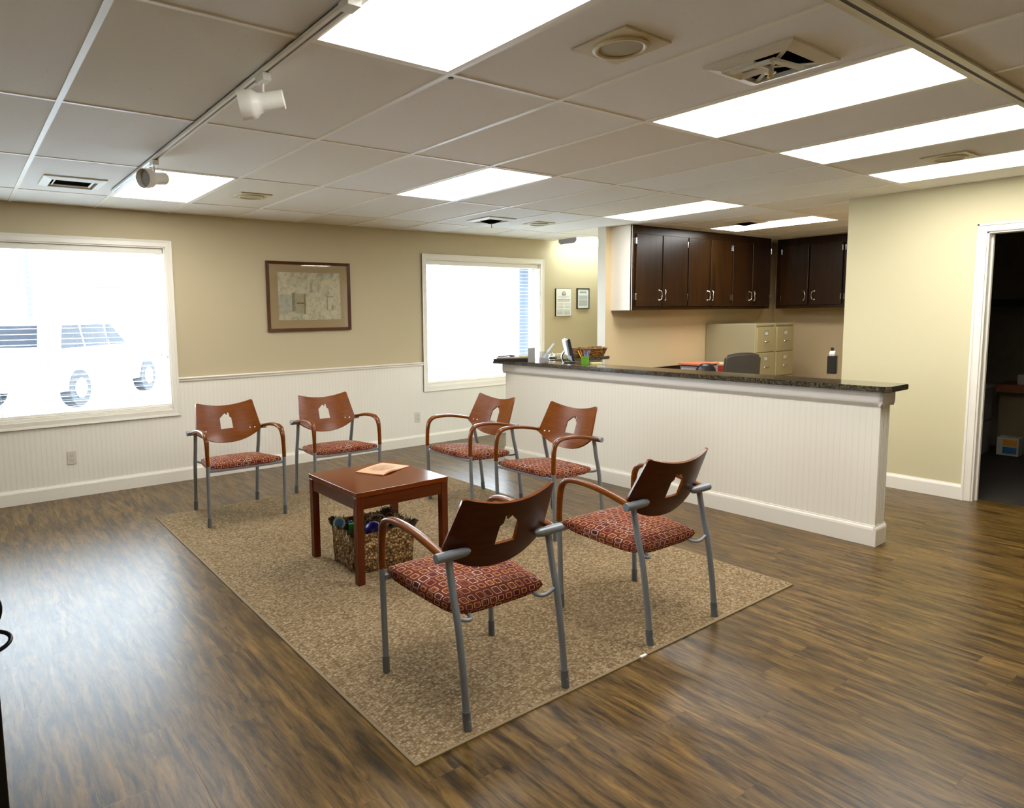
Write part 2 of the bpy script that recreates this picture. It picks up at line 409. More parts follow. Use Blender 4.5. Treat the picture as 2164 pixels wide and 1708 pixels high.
# window wall with two openings
W1 = (-0.225, 1.61); W2 = (4.466, 6.289); WZ0, WZ1 = 0.70, 2.16
TH = 0.16
def back_wall_piece(bm, z0, z1, mi, yo=0.0, y1=None):
    y1 = WY + TH if y1 is None else y1
    xsn = [XL, W1[0], W1[1], W2[0], W2[1], XR]
    for a, b in zip(xsn[0::2], xsn[1::2]): box(bm, a, b, WY - yo, y1, z0, z1, mi)
    for w in (W1, W2):
        if z0 < WZ0: box(bm, w[0], w[1], WY - yo, y1, z0, min(z1, WZ0), mi)
        if z1 > WZ1: box(bm, w[0], w[1], WY - yo, y1, max(z0, WZ1), z1, mi)
bm = NB(); back_wall_piece(bm, 0, H, 0); struct('wall_back', bm, M_wall)
bm = NB(); back_wall_piece(bm, 0.0, 0.95, 0, 0.006, WY - 0.0005); struct('trim_1', bm, M_bead_x)      # beadboard wainscot
# chair rail
def rail_prof(bm, x0, x1):
    pr = [(0, 0.932), (-0.012, 0.936), (-0.016, 0.945), (-0.012, 0.952), (-0.024, 0.958), (-0.028, 0.966), (-0.02, 0.974), (0, 0.976)]
    prism(bm, pr, lambda u, v, d: (d, WY - 0.0061 + u, v), x0, x1)
bm = NB(); rail_prof(bm, XL, W1[0] - .0575); rail_prof(bm, W1[1] + .0575, W2[0] - .0575); rail_prof(bm, W2[1] + .068, XR); struct('trim_2', bm, M_white)
def base_prof(bm, fn, a, b):
    pr = [(0, 0), (0.016, 0), (0.016, 0.098), (0.012, 0.108), (0.006, 0.118), (0.005, 0.124), (0, 0.124)]
    prism(bm, pr, fn, a, b)
bm = NB(); base_prof(bm, lambda u, v, d: (d, WY - 0.0061 - u, v), XL, XR); struct('baseboard_back', bm, M_white)

# windows: casing, reveal, sash, glass
def window(n, x0, x1):
    w = sempty('window_%d' % n)
    F = lambda u, v, d: (u, WY - 0.006 - d, v)
    bm = NB()
    cw = 0.0565
    ring_frame(bm, x0 - cw, x1 + cw, WZ0 - cw - .018, WZ1 + cw + .008, cw, F, 0, 0.012, dd=0.004)
    ring_frame(bm, x0 - cw, x1 + cw, WZ0 - cw - .018, WZ1 + cw + .008, 0.018, F, 0.0, 0.020, dd=-0.003)
    struct('casing', bm, M_white, w)
    bm = NB()
    yb = WY + 0.30
    for (a, b, c, d) in ((x0 - .006, x0 + .012, WZ0, WZ1), (x1 - .012, x1 + .006, WZ0, WZ1), (x0, x1, WZ0 - .012, WZ0 + .008), (x0, x1, WZ1 - .004, WZ1 + .012)):
        box(bm, a, b, WY - 0.008, WY + TH, c, d)
    struct('reveal', bm, M_white, w)
    bm = NB()
    ring_frame(bm, x0 + .012, x1 - .012, WZ0 + .008, WZ1 - .004, 0.045, lambda u, v, d: (u, WY + TH - d, v), 0.0, 0.05)
    struct('sash', bm, M_white, w)
    bm = NB(); box(bm, x0 + .055, x1 - .055, WY + .132, WY + .136, WZ0 + .05, WZ1 - .046); struct('glass', bm, M_glass, w)
    bm = NB()
    for (a, b, c, d) in ((x0 - .12, x0 - .01, WZ0 - .1, WZ1 + .1), (x1 + .01, x1 + .12, WZ0 - .1, WZ1 + .1), (x0 - .01, x1 + .01, WZ0 - .1, WZ0 - .01), (x0 - .01, x1 + .01, WZ1 + .01, WZ1 + .1)):
        box(bm, a, b, WY + TH, WY + 0.42, c, d)
    struct('outer_reveal', bm, M_outer, w)
window(1, *W1); window(2, *W2)

# blinds
M_slat = plain('white_blind_slat', rgb(238, 240, 240), 0.4, var=0.01)
M_cord = plain('blind_cord', rgb(225, 225, 220), 0.7)
M_ladder = plain('blind_ladder', rgb(120, 124, 128), 0.7)
def blind(x0, x1, label, cord_x, tassels):
    b = thing('window_blind', label, 'blind', ((x0 + x1) / 2, WY + 0.05, WZ1 - 0.004), 0, 'horizontal slat blinds')
    hw_ = (x1 - x0) / 2 - 0.016; zt = 0.0; zb = WZ0 - WZ1 + .014
    link('headrail', box(NB(), -hw_, hw_, -0.03, 0.03, zt - 0.05, zt - .002, bev=.003), M_white, b)
    bm = NB(); n = 31
    for k in range(n):
        z = zt - 0.075 - k * ((-zb - 0.10) / (n - 1))
        ring = [(-0.024, -0.0010), (-0.012, 0.0012), (0, 0.002), (0.012, 0.0012), (0.024, -0.0010), (0.012, -.0014), (0, -.0008), (-0.012, -.0014)]
        prism(bm, ring, lambda u, v, d: (d, u, z + v + u * -0.05), -hw_, hw_)
    link('slats', bm, M_slat, b)
    link('bottom_rail', box(NB(), -hw_, hw_, -0.024, 0.024, zb, zb + 0.022, bev=.004), M_white, b)
    bm = NB()
    for fx in (-0.9, -0.45, 0.0, 0.45, 0.92):
        for yy in (-0.026, 0.026): tube(bm, [(fx * hw_, yy, zt - .05), (fx * hw_, yy, zb + .02)], 0.0012, 5)
    link('ladder_cords', bm, M_ladder, b)
    bm = NB(); xx = cord_x - (x0 + x1) / 2
    for dx, zz in zip((0, 0.05), tassels):
        tube(bm, [(xx + dx, -0.034, zt - .05), (xx + dx, -0.034, zz - WZ1)], 0.0012, 5)
        lathe(bm, [(.003, 0), (.006, -.012), (.008, -.03), (.004, -.034)], 8, org=Vector((xx + dx, -0.034, zz - WZ1)))
    link('pull_cord', bm, M_cord, b)
    return b
blind(*W1, 'white horizontal slat blind in the left window, white vehicle seen through it', 1.54, (1.22, 1.20))
blind(*W2, 'white horizontal slat blind in the window behind the reception counter end', 6.17, (1.24, 1.17))

# right wall (X = RX) with doorway
RX = 6.392; DY1 = 1.806; DH = 2.093; DY0 = 0.88
bm = NB()
box(bm, RX, RX + .12, DY1, 2.812, 0, H); box(bm, RX, RX + .12, YB, DY0, 0, H); box(bm, RX, RX + .12, DY0, DY1, DH, H)
struct('wall_right', bm, mat_wall('yellow_cream_paint', rgb(212, 202, 162)))
bm = NB(); base_prof(bm, lambda u, v, d: (RX - u, d, v), DY1 + .06, 2.812); base_prof(bm, lambda u, v, d: (RX - u, d, v), YB, DY0 - .06)
prism(bm, [(0, 0), (0.016, 0), (0.016, 0.1), (0, 0.12)], lambda u, v, d: (d, 2.812 + u, v), RX - .016, XR)
struct('baseboard_right', bm, M_white)
d1 = sempty('door_1')
bm = NB(); cwd = 0.062
for (a, b) in ((DY1, DY1 + cwd), (DY0 - cwd, DY0)):
    box(bm, RX - .018, RX, a, b, 0, DH + cwd, bev=.003)
box(bm, RX - .018, RX, DY0, DY1, DH, DH + cwd, bev=.003)
for (a, b) in ((DY1 + cwd - .016, DY1 + cwd), (DY0 - cwd, DY0 - cwd + .016)): box(bm, RX - .026, RX - .018, a, b, 0, DH + cwd, bev=.002)
box(bm, RX - .026, RX - .018, DY0 - cwd, DY1 + cwd, DH + cwd - .016, DH + cwd, bev=.002)
struct('door_casing', bm, M_white, d1)
bm = NB()
box(bm, RX - .004, RX + .124, DY1 - .012, DY1 + .002, 0, DH); box(bm, RX - .004, RX + .124, DY0 - .002, DY0 + .012, 0, DH); box(bm, RX - .004, RX + .124, DY0, DY1, DH - .012, DH + .002)
box(bm, RX + .055, RX + .085, DY1 - .024, DY1 - .012, 0, DH - .012); box(bm, RX + .055, RX + .085, DY0 + .012, DY0 + .024, 0, DH - .012)
struct('door_jamb', bm, M_white, d1)
# alcove walls
bm = NB(); box(bm, RX + .12, XR, 2.69, 2.812, 0, H); struct('wall_alcove_front', bm, M_wall_alcove)
bm = NB(); box(bm, 5.98, XR, 5.19, 5.295, 0, H); struct('wall_alcove_back', bm, M_wall_alcove)
bm = NB(); box(bm, 5.972, 5.9795, 5.185, 5.300, 0, H); struct('trim_3', bm, plain('pale_corner_trim', rgb(206, 198, 178), .5, var=.02))
bm = NB(); box(bm, XR, XR + .1, YB, WY + TH, 0, H); struct('wall_far_right', bm, M_wall_alcove)
bm = NB(); box(bm, XL - .1, XL, YB, WY + TH, 0, H); struct('wall_left', bm, M_wall)
bm = NB(); box(bm, XL, XR, YB - .1, YB, 0, H); struct('wall_front', bm, M_wall)

# ------------------------------------------------------------------ ceiling fixtures
def ceiling_light(i, j, label):
    x0 = GX0 + i * GU; y0 = GY0 + j * 2 * GU
    cx, cy = x0 + GU / 2, y0 + GU
    o = thing('ceiling_light', label, 'ceiling light', (cx, cy, H), 0, 'recessed fluorescent troffers')
    a, b = GU / 2 - .012, GU - .012
    bm = NB(); ring_frame(bm, -a, a, -b, b, 0.016, lambda u, v, d: (u, v, d), -.0005, -.007, dd=0.002); link('frame', bm, M_grid, o)
    bm = NB(); box(bm, -a + .0155, a - .0155, -b + .0155, b - .0155, -.0045, -.001); link('diffuser', bm, M_lensA, o)
    return o
ceiling_light(1, 0, 'large lit ceiling panel at the top of the photo, right beside the track rail')
ceiling_light(1, 3, 'square looking lit ceiling panel behind the farther track spotlight')
ceiling_light(4, 2, 'lit ceiling panel over the middle of the room, before the far window')
ceiling_light(4, 0, 'lit ceiling panel right next to the big open air vent')
ceiling_light(6, 0, 'lit ceiling panel just before the small round speaker at the right edge')
ceiling_light(8, 0, 'lit ceiling panel closest to the doorway wall, beyond the round speaker')
ceiling_light(8, 2, 'lit ceiling panel just in front of the dark wall cabinets')
ceiling_light(11, 2, 'lit ceiling panel deep in the alcove, cut off by the wall corner')
# surface strip light by the window wall
o = thing('strip_light', 'surface mounted fluorescent strip light at the ceiling above the framed notices', 'ceiling light', (6.5, 6.29, H))
bm = NB(); pr = [(-.15, -.0005), (.15, -.0005), (.15, -.035), (.115, -.062), (-.115, -.062), (-.15, -.035)]
prism(bm, pr, lambda u, v, d: (d, u, v), 0.012, 1.23); link('diffuser', bm, emis('strip_light_lit', (0.86, 1.0, 0.93, 1), 12.0), o)
bm = NB(); pr2 = [(u * 1.03, v * 1.06 if v < -.01 else v) for u, v in pr]
prism(bm, pr2, lambda u, v, d: (d, u, v), 0.0, 0.012); link('end_cap', bm, plain('grey_end_cap', rgb(150, 148, 150), .6), o)

def speaker(x, y, label, s=0.125):
    o = thing('ceiling_speaker', label, 'speaker', (x, y, H), 0, 'round ceiling speakers on square plates')
    bm = NB(); box(bm, -s, s, -s, s, -.009, -.0005, bev=.003); link('plate', bm, M_tan, o)
    bm = NB(); lathe(bm, [(.075, -.0088), (.098, -.0088), (.1, -.014), (.094, -.019), (.084, -.019), (.078, -.014)], 40, cap0=False, cap1=False); link('trim_ring', bm, M_tan, o, smooth=40)
    bm = NB(); lathe(bm, [(.0001, -.0145), (.03, -.014), (.078, -.0125), (.08, -.0088)], 40, cap0=False, cap1=False); link('grille', bm, M_tan2, o, smooth=40)
speaker(2.005, 1.68, 'yellowed round ceiling speaker beside the largest lit panel')
speaker(1.98, 5.33, 'faint round ceiling speaker near the window wall on the left, by the square panel')
speaker(5.13, 5.38, 'round ceiling speaker beside the small dark vent before the far window')
speaker(5.185, 1.69, 'round ceiling speaker squeezed between the two panels near the doorway wall')

def vent(x, y, s, label, style):
    o = thing('air_vent', label, 'vent', (x, y, H), 0, 'square ceiling air vents')
    I = lambda u, v, d: (u, v, d)
    bm = NB(); ring_frame(bm, -s, s, -s, s, s * .27, I, -.0005, -.010, dd=-.012); link('frame', bm, M_vent, o)
    bm = NB(); box(bm, -s * .74, s * .74, -s * .74, s * .74, -.004, -.0008); link('duct_opening', bm, M_dark, o)
    if style == 'broken':
        bm = NB()
        for sx, sy in ((1, 1), (-1, -1), (1, -1), (-1, 1)):
            p = [(0, 0, -.018), (sx * s * .72, sy * s * .72, -.014)]
            sweep(bm, p, lambda i, t: [(-.009, -.001), (.009, -.001), (.009, .001), (-.009, .001)], up=Vector((sy, -sx, 0)))
        lathe(bm, [(.012, -.006), (.012, -.034), (.022, -.04), (.005, -.046)], 12)
        link('cross_bars', bm, M_vent, o)
        bm = NB()
        for a, b in (((-s * .6, s * .55), (-s * .6, -s * .35)), ((-s * .6, -s * .35), (s * .35, -s * .5))):
            sweep(bm, [(a[0], a[1], -.03), (b[0], b[1], -.034)], lambda i, t: [(-.006, -.012), (.006, -.012), (.006, .01), (-.006, .01)], up=Vector((0, 0, 1)))
        link('loose_blade', bm, M_vent, o)
        bm = NB(); ring_frame(bm, -s * .72, s * .05, -s * .02, s * .72, .035, I, -.020, -.030, dd=.018); link('louver', bm, M_vent, o)
        bm = NB(); lathe(bm, [(.004, -.046), (.012, -.05), (.012, -.056), (.003, -.06)], 8); link('damper_knob', bm, plain('yellow_knob', rgb(196, 168, 70), .5), o)
    else:
        for k, (w0, th) in enumerate(((.64, .06),) if style != 'plain' else ((.64, .06),)):
            bm = NB(); a = s * w0; ring_frame(bm, -a, a, -a, a, s * th, I, -.012 - k * .004, -.016 - k * .006, dd=.01); link('louver', bm, M_vent if style != 'brown' else M_tan2, o)
        if style != 'plain':
            bm = NB(); a, b_ = s * .56, s * .14
            v0 = [bm.verts.new((x_ * a, y_ * a, -.006)) for x_, y_ in ((-1, -1), (1, -1), (1, 1), (-1, 1))]; v1 = [bm.verts.new((x_ * b_, y_ * b_, -.042)) for x_, y_ in ((-1, -1), (1, -1), (1, 1), (-1, 1))]
            for q in range(4): bm.faces.new((v0[q], v0[(q + 1) % 4], v1[(q + 1) % 4], v1[q]))
            bm.faces.new(v1); link('duct_shade_core', bm, M_dark, o)  # added dark pyramid imitating the shade inside the duct opening
        if style == 'rod':
            bm = NB(); tube(bm, [(0, 0, -.005), (0, 0, -.085)], .004, 8); link('damper_rod', bm, M_tan2, o)
vent(2.625, 1.465, .178, 'large square ceiling vent with its louvers open, beside the lit panel row', 'broken')
vent(0.75, 5.44, .19, 'square ceiling vent at the far left above the window', 'plain')
vent(4.50, 5.41, .18, 'small dark ceiling vent with a hanging rod before the far window', 'rod')
vent(7.02, 4.14, .16, 'brownish ceiling vent next to the alcove light panel', 'brown')

# track rail with two spotlights
o = thing('track_rail', 'white ceiling track rail with a black slot running toward the left window', 'track light rail', (1.04, 1.93, H))
L = 5.60 - 1.93
bm = NB(); box(bm, -.019, -.005, 0, L, -.022, -.0055); box(bm, .005, .019, 0, L, -.022, -.0055); box(bm, -.019, .019, 0, L, -.0085, -.0055); link('channel', bm, M_trackw, o)
bm = NB(); box(bm, -.0049, .0049, 0.02, L - .01, -.0217, -.0086); link('slot', bm, M_black, o)
bm = NB(); box(bm, -.024, .024, -.05, .012, -.03, -.0055, bev=.003); link('feed_box', bm, M_trackw, o)
def spot(y, dirv, label, drop):
    o = thing('track_spotlight', label, 'spotlight', (1.04, y, H - .0225), 0, 'track spotlights')
    bm = NB(); box(bm, -.018, .018, -.05, .03, -.03, -.0002, bev=.004); link('adapter', bm, M_trackw, o)
    bm = NB(); tube(bm, [(0, 0, -.029), (0, 0, -drop + .03)], .0065, 10); lathe(bm, [(.009, 0), (.012, .008), (.009, .016)], 12, org=Vector((0, 0, -drop + .02))); link('stem', bm, M_trackw, o)
    d = Vector(dirv).normalized(); c = Vector((0, 0, -drop))
    bm = NB()
    lathe(bm, [(.001, -.082), (.033, -.082), (.036, -.078), (.036, .0), (.040, .018), (.054, .034), (.056, .05), (.056, .088), (.052, .088), (.051, .05), (.036, .03), (.034, -.02), (.001, -.022)], 32, axis=d, org=c, cap0=False, cap1=False)
    link('lamp_head', bm, M_trackw, o, smooth=35)
    bm = NB(); lathe(bm, [(.001, .065), (.03, .062), (.0495, .052)], 24, axis=d, org=c, cap0=False, cap1=False); link('bulb', bm, plain('grey_bulb_face', rgb(190, 192, 196), .25), o, smooth=60)
spot(2.63, (-.84, .46, -.17), 'white track spotlight nearer the camera, bell shaped head aimed left', .10)
spot(4.38, (-.85, -.50, -.15), 'white track spotlight farther along the rail in front of the lit square panel', .10)

# folding partition track across the ceiling at right
o = thing('partition_track', 'brown slotted partition track crossing the ceiling at upper right', 'ceiling track', (1.9, 1.0417, H))
L = RX - 1.9
bm = NB(); box(bm, 0, L, -.034, -.007, -.014, -.0055); box(bm, 0, L, .007, .034, -.014, -.0055); link('side_rails', bm, plain('cream_track', rgb(206, 192, 150), .4), o)
bm = NB(); box(bm, 0, L, -.0069, .0069, -.0125, -.0056); link('slot', bm, plain('brown_slot', rgb(52, 34, 22), .6), o)

# small stain on a tile
bm = NB(); lathe(bm, [(.001, -.005), (.010, -.005), (.013, -.0005)], 10, cap0=False); tag(link('ceiling_hook_stub', bm, plain('brown_stub', rgb(110, 90, 70), .7), None, (1.70, 2.295, H)), 'tiny brown hook stub on the ceiling tile below the large lit panel corner', 'hook')

# ------------------------------------------------------------------ rug
RX0, RX1, RY0, RY1 = 1.162, 3.676, 1.82, 5.446
o = thing('area_rug', 'large tan loop pile rug under the chairs and table', 'rug', (0, 0, 0))
RT = 0.007
bm = NB(); box(bm, RX0 + .012, RX1 - .012, RY0 + .012, RY1 - .012, .0005, RT); link('pile', bm, M_rug, o)
bm = NB()
ring_frame(bm, RX0, RX1, RY0, RY1, .0125, lambda u, v, d: (u, v, d), .0003, RT - .0010, dd=.001); link('binding', bm, M_bind, o)
bm = NB(); box(bm, 2.355, 2.395, RY0 - .0015, RY0 + .013, .0002, RT - .0001); link('care_tag', bm, M_paper, o)

# ------------------------------------------------------------------ guest chair
def make_chair():
    o = thing('guest_chair', '', 'chair', (0, 0, RT), 0, 'cherry guest chairs with a house cutout')
    ry = [(0, -.303), (.1, -.291), (.2, -.279), (.3, -.264), (.4, -.246), (.5, -.219), (.628, -.192)]
    for s in (-1, 1):
        path = catmull([(s * (.247 + .004 * z), y, z + (0.002 if z == 0 else 0)) for z, y in ry], 4)
        lg = link('leg', tube(NB(), path, .0142, 14), M_silver, o, smooth=60)
        fp = catmull([(s * .247, -.303, .0), (s * .2473, -.2965, .035), (s * .2476, -.2945, .07)], 2)
        link('rubber_foot', flat_foot(tube(NB(), fp, .0165, 14)), M_rubber, lg, smooth=60)
    for s in (-1, 1):
        lg = link('leg', tube(NB(), catmull([(s * .286, .234, 0.002), (s * .286, .242, .2), (s * .286, .252, .454)], 4), .0135, 14), M_silver, o, smooth=60)
        link('rubber_foot', flat_foot(tube(NB(), [(s * .286, .234, 0), (s * .286, .236, .035), (s * .286, .237, .07)], .0158, 14)), M_rubber, lg, smooth=60)
    # wooden arms
    ap = [(.286, .2525, .452), (.286, .252, .50), (.285, .250, .56), (.284, .246, .605), (.283, .236, .640), (.282, .216, .664), (.281, .185, .677), (.280, .14, .682), (.279, .07, .681), (.278, 0, .674), (.277, -.08, .660), (.276, -.15, .644), (.276, -.196, .633)]
    def asec(i, t):
        w = .0135 + .006 * min(1, max(0, (t - .12) / .3)); h = .0135 - .0015 * t
        n = 16; out = []
        for k in range(n):
            a = 2 * pi * k / n; e = 0.62
            out.append((w * (abs(cos(a)) ** e) * (1 if cos(a) >= 0 else -1), h * (abs(sin(a)) ** e) * (1 if sin(a) >= 0 else -1)))
        return out
    for s in (-1, 1):
        P = catmull([(s * x, y, z) for x, y, z in ap], 4)
        link('armrest', sweep(NB(), P, asec), M_arm, o, smooth=50)
    # metal lugs joining leg, arm and backrest
    for s in (-1, 1):
        P = [(s * .312, -.204, .632), (s * .29, -.2045, .632), (s * .235, -.206, .6325), (s * .195, -.208, .633), (s * .178, -.2095, .634), (s * .166, -.211, .635), (s * .16, -.212, .635)]
        rr = [.0185, .019, .019, .0185, .0165, .0115, .005]
        bm = NB(); sweep(bm, P, lambda i, t: circ(rr[i], 16), up=Vector((0, 0, 1)))
        lug = link('back_bracket', bm, M_silver, o, smooth=45)
    # backrest plate with house cutout
    hx = .048
    cols = [-1, -.985, -.95, -.88, -.78, -.66, -.54, -.42, -.32, -.25]
    S = .192
    hole = [(-S, .716), (-S * .70, .7275), (-S * .69, .757), (-S * .36, .757), (-S * .35, .7405), (0, .755), (S * .5, .7355), (S, .716)]
    allc = [(s, .716, False) for s in cols] + [(s, z, True) for s, z in hole] + [(-s, .716, False) for s in reversed(cols)]
    def halfw(z): return .258 - .033 * max(0, (z - .635)) / .215 if z > .635 else .258
    def pos(s, z):
        x = s * halfw(z); y = -.22 - .40 * (z - .636) + .058 * (x / .25) ** 2 - (.14 * max(0, .6 - z) if z < .6 else 0) * -1
        return (x, y, z)
    grid = []
    for s, zt_h, ins in allc:
        a = abs(s)
        zb = .533 + (.625 - .533) * a ** 2.3
        zt = .813 + .040 * a ** 1.9 - (.010 * ((a - .95) / .05) ** 2 if a > .95 else 0)
        hb = max(.636, zb + .02)
        zs = [zb + (hb - zb) * k / 4 for k in range(5)] + [hb + (zt_h - hb) * k / 3 for k in (1, 2, 3)] + [zt_h + (zt - zt_h) * k / 5 for k in (1, 2, 3, 4, 5)]
        grid.append((ins, [pos(s, z) for z in zs]))
    bm = NB(); V = [[bm.verts.new(p) for p in g] for ins, g in grid]
    for c in range(len(V) - 1):
        hol = grid[c][0] and grid[c + 1][0]
        for k in range(len(V[0]) - 1):
            if hol and 4 <= k <= 6: continue
            bm.faces.new((V[c][k], V[c + 1][k], V[c + 1][k + 1], V[c][k + 1]))
    loose = [v for v in bm.verts if not v.link_faces]
    bmesh.ops.delete(bm, geom=loose, context='VERTS')
    bmesh.ops.recalc_face_normals(bm, faces=bm.faces)
    bm.faces.ensure_lookup_table()
    fr = list(bm.faces)
    bmesh.ops.solidify(bm, geom=fr, thickness=.012)
    bmesh.ops.recalc_face_normals(bm, faces=bm.faces)
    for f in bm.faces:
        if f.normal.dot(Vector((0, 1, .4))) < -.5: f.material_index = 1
    back = link('backrest', bm, [M_cherry, M_cherry_shade], o, smooth=35)
    for s in (-1, 1):
        for x in (.208, .173):
            y = -.22 + .058 * (x / .25) ** 2 + .013
            nrm = Vector((-s * 2 * .058 * x / .0625, 1, .4)).normalized()
            bm = NB(); lathe(bm, [(.0062, -.010), (.0062, .001), (.004, .0032), (.001, .0036)], 12, axis=nrm, org=Vector((s * x, y, .634))); link('screw', bm, M_screw, back, smooth=40)
    # seat cushion: rounded trapezoid dome with UVs that follow the cloth over the edge
    bm = NB(); uvl = bm.loops.layers.uv.new('UVMap')
    n = 22
    def sp(u, v):  # u,v in [-1.32,1.32] beyond 1 wraps down the side
        cu, cv = max(-1, min(1, u)), max(-1, min(1, v))
        q = 5.0
        # squircle the plan outline
        k = 1.0
        y = .025 + cv * .222; half = .262 - .048 * (0.5 - cv * .5)
        x = cu * half
        # corner rounding
        m = max(0, abs(cu) - .80) / .20; mm = max(0, abs(cv) - .80) / .20
        pull = (m * mm) ** 1.2
        x -= .006 * pull * (1 if cu > 0 else -1); y -= .006 * pull * (1 if cv > 0 else -1)
        e = max(abs(cu), abs(cv)); dome = (1 - abs(cu) ** 2.6) * (1 - abs(cv) ** 2.6)
        z = .4445 + .030 * cv * .5 + .020 * dome ** .8 - (.004 if e > .9 else 0)
        du, dv = max(0, abs(u) - 1), max(0, abs(v) - 1)
        w = max(du, dv) / .32
        if w > 0:
            a = w * pi * .5
            out = .013 * sin(min(a, pi) * 1.6) if w < 1 else 0
            nx = (1 if u > 0 else -1) * (1 if du > 0 else 0); ny = (1 if v > 0 else -1) * (1 if dv > 0 else 0)
            x += nx * .009 * sin(w * pi * .8); y += ny * .009 * sin(w * pi * .8)
            z -= (.045 - .015 * (cu * cv) ** 4) * w ** 1.1
        return (x, y, z)
    ts = [-1.32, -1.21, -1.1, -1.03] + [-1 + 2 * k / n for k in range(n + 1)] + [1.03, 1.1, 1.21, 1.32]
    G = [[bm.verts.new(sp(u, v)) for v in ts] for u in ts]
    for a in range(len(ts) - 1):
        for b in range(len(ts) - 1):
            if (abs(ts[a] + ts[a + 1]) > 2 and abs(ts[b] + ts[b + 1]) > 2): pass
            f = bm.faces.new((G[a][b], G[a + 1][b], G[a + 1][b + 1], G[a][b + 1]))
            for lp, (i, j) in zip(f.loops, ((a, b), (a + 1, b), (a + 1, b + 1), (a, b + 1))):
                lp[uvl].uv = (ts[i] * .245 + .5, ts[j] * .222 + .5)
    # underside
    edge = [G[a][0] for a in range(len(ts))] + [G[-1][b] for b in range(1, len(ts))] + [G[a][-1] for a in range(len(ts) - 2, -1, -1)] + [G[0][b] for b in range(len(ts) - 2, 0, -1)]
    bm.faces.new(edge)
    link('seat', bm, M_seat, o, smooth=60)
    bm = NB(); box(bm, -.205, .205, -.17, .22, .394, .41); link('seat_pan', bm, M_black, o)
    bm = NB(); box(bm, -.28, .28, .234, .254, .402, .424, bev=.003); link('front_rail', bm, M_silver, o)
    for s in (-1, 1):
        P = catmull([(s * .2485, -.244, .405), (s * .215, -.243, .388), (s * .185, -.238, .380), (s * .168, -.215, .380), (s * .165, -.17, .386), (s * .165, -.05, .391)], 5)
        link('seat_support', tube(NB(), P, .0078, 10, up=Vector((0, 0, 1))), M_silver, o, smooth=60)
    return o
chair = make_chair()
poses = [((1.678, 2.164), -1.5, 'nearest guest chair, turned away, at the front corner of the rug'),
         ((2.733, 2.164), -1.3, 'second guest chair seen from behind, nearer the counter on the rug edge'),
         ((1.706, 5.147), 178.5, 'guest chair facing the camera below the left window, left of the table'),
         ((2.533, 5.111), 176.8, 'guest chair facing the camera under the framed picture'),
         ((3.332, 4.258), 90.0, 'guest chair in profile farther from the camera, near the counter corner'),
         ((3.388, 3.450), 91.4, 'guest chair in profile nearer the camera, back toward the reception counter')]
for k, ((x, y), a, lab) in enumerate(poses):
    c = chair if k == 0 else copy_tree(chair)
    c.location = (x, y, RT + .0004); c.rotation_euler = (0, 0, radians(a)); c['label'] = lab

# ------------------------------------------------------------------ small table
TX0, TX1, TY0, TY1, TZ = 1.745, 2.375, 3.287, 3.912, .543
o = thing('side_table', 'square cherry wood table in the middle of the rug', 'table', ((TX0 + TX1) / 2, (TY0 + TY1) / 2, RT))
a, b = (TX1 - TX0) / 2, (TY1 - TY0) / 2
bm = NB(); box(bm, -a, a, -b, b, TZ - .030 - RT, TZ - RT, bev=.003); link('tabletop', bm, M_table, o)
bm = NB()
for (x0, x1, y0, y1) in ((-a + .045, a - .045, -b + .006, -b + .026), (-a + .045, a - .045, b - .026, b - .006), (-a + .006, -a + .026, -b + .045, b - .045), (a - .026, a - .006, -b + .045, b - .045)):
    box(bm, x0, x1, y0, y1, TZ - .108, TZ - .0305 - RT)
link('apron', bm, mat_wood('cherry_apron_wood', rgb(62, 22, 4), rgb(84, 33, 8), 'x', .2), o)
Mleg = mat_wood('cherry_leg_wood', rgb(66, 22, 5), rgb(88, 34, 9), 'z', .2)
for sx in (-1, 1):
    for sy in (-1, 1):
        bm = NB(); x0, x1 = sorted((sx * (a - .002), sx * (a - .046))); y0, y1 = sorted((sy * (b - .002), sy * (b - .046)))
        box(bm, x0, x1, y0, y1, 0, TZ - .0305 - RT, bev=.002); link('leg', bm, Mleg, o)

# magazine on table
def mat_mag():
    t = NT('pink_magazine_cover'); v, x, y, z = t.xyz()
    d = t.math('ADD', t.math('POWER', t.math('DIVIDE', x, .105), 2.0), t.math('POWER', t.math('DIVIDE', y, .078), 2.0))
    m = t.n('ShaderNodeMapRange', inp={0: t.math('ADD', d, t.math('MULTIPLY', t.math('SUBTRACT', t.noise(v, 22, 4), .5), 1.6)), 1: 1.15, 2: .55, 3: 0, 4: .8}).outputs[0]
    c = t.mix(m, rgb(232, 178, 138), t.ramp(t.noise(v, 34, 4), [(.3, rgb(120, 88, 66)), (.7, rgb(206, 156, 120))]))
    return t.bsdf(color=c, rough=.4)
bm = NB(); n = 8
A, B, C, D = Vector((-.145, -.105, 0)), Vector((.145, -.105, 0)), Vector((.145, .105, 0)), Vector((-.145, .105, 0))
top = []; bot = []
for i in range(n + 1):
    u = i / n; rt = []; rb = []
    for j in range(n + 1):
        v = j / n; p = A.lerp(B, u).lerp(D.lerp(C, u), v)
        lift = .012 * math.exp(-((u - .25) / .22) ** 2) * (1 - v) ** 2.5 + .004 * sin(pi * u)
        rt.append(bm.verts.new((p.x, p.y, .005 + lift))); rb.append(bm.verts.new((p.x, p.y, .0005 + lift * .55)))
    top.append(rt); bot.append(rb)
for i in range(n):
    for j in range(n):
        bm.faces.new((top[i][j], top[i + 1][j], top[i + 1][j + 1], top[i][j + 1])); bm.faces.new((bot[i][j], bot[i][j + 1], bot[i + 1][j + 1], bot[i + 1][j]))
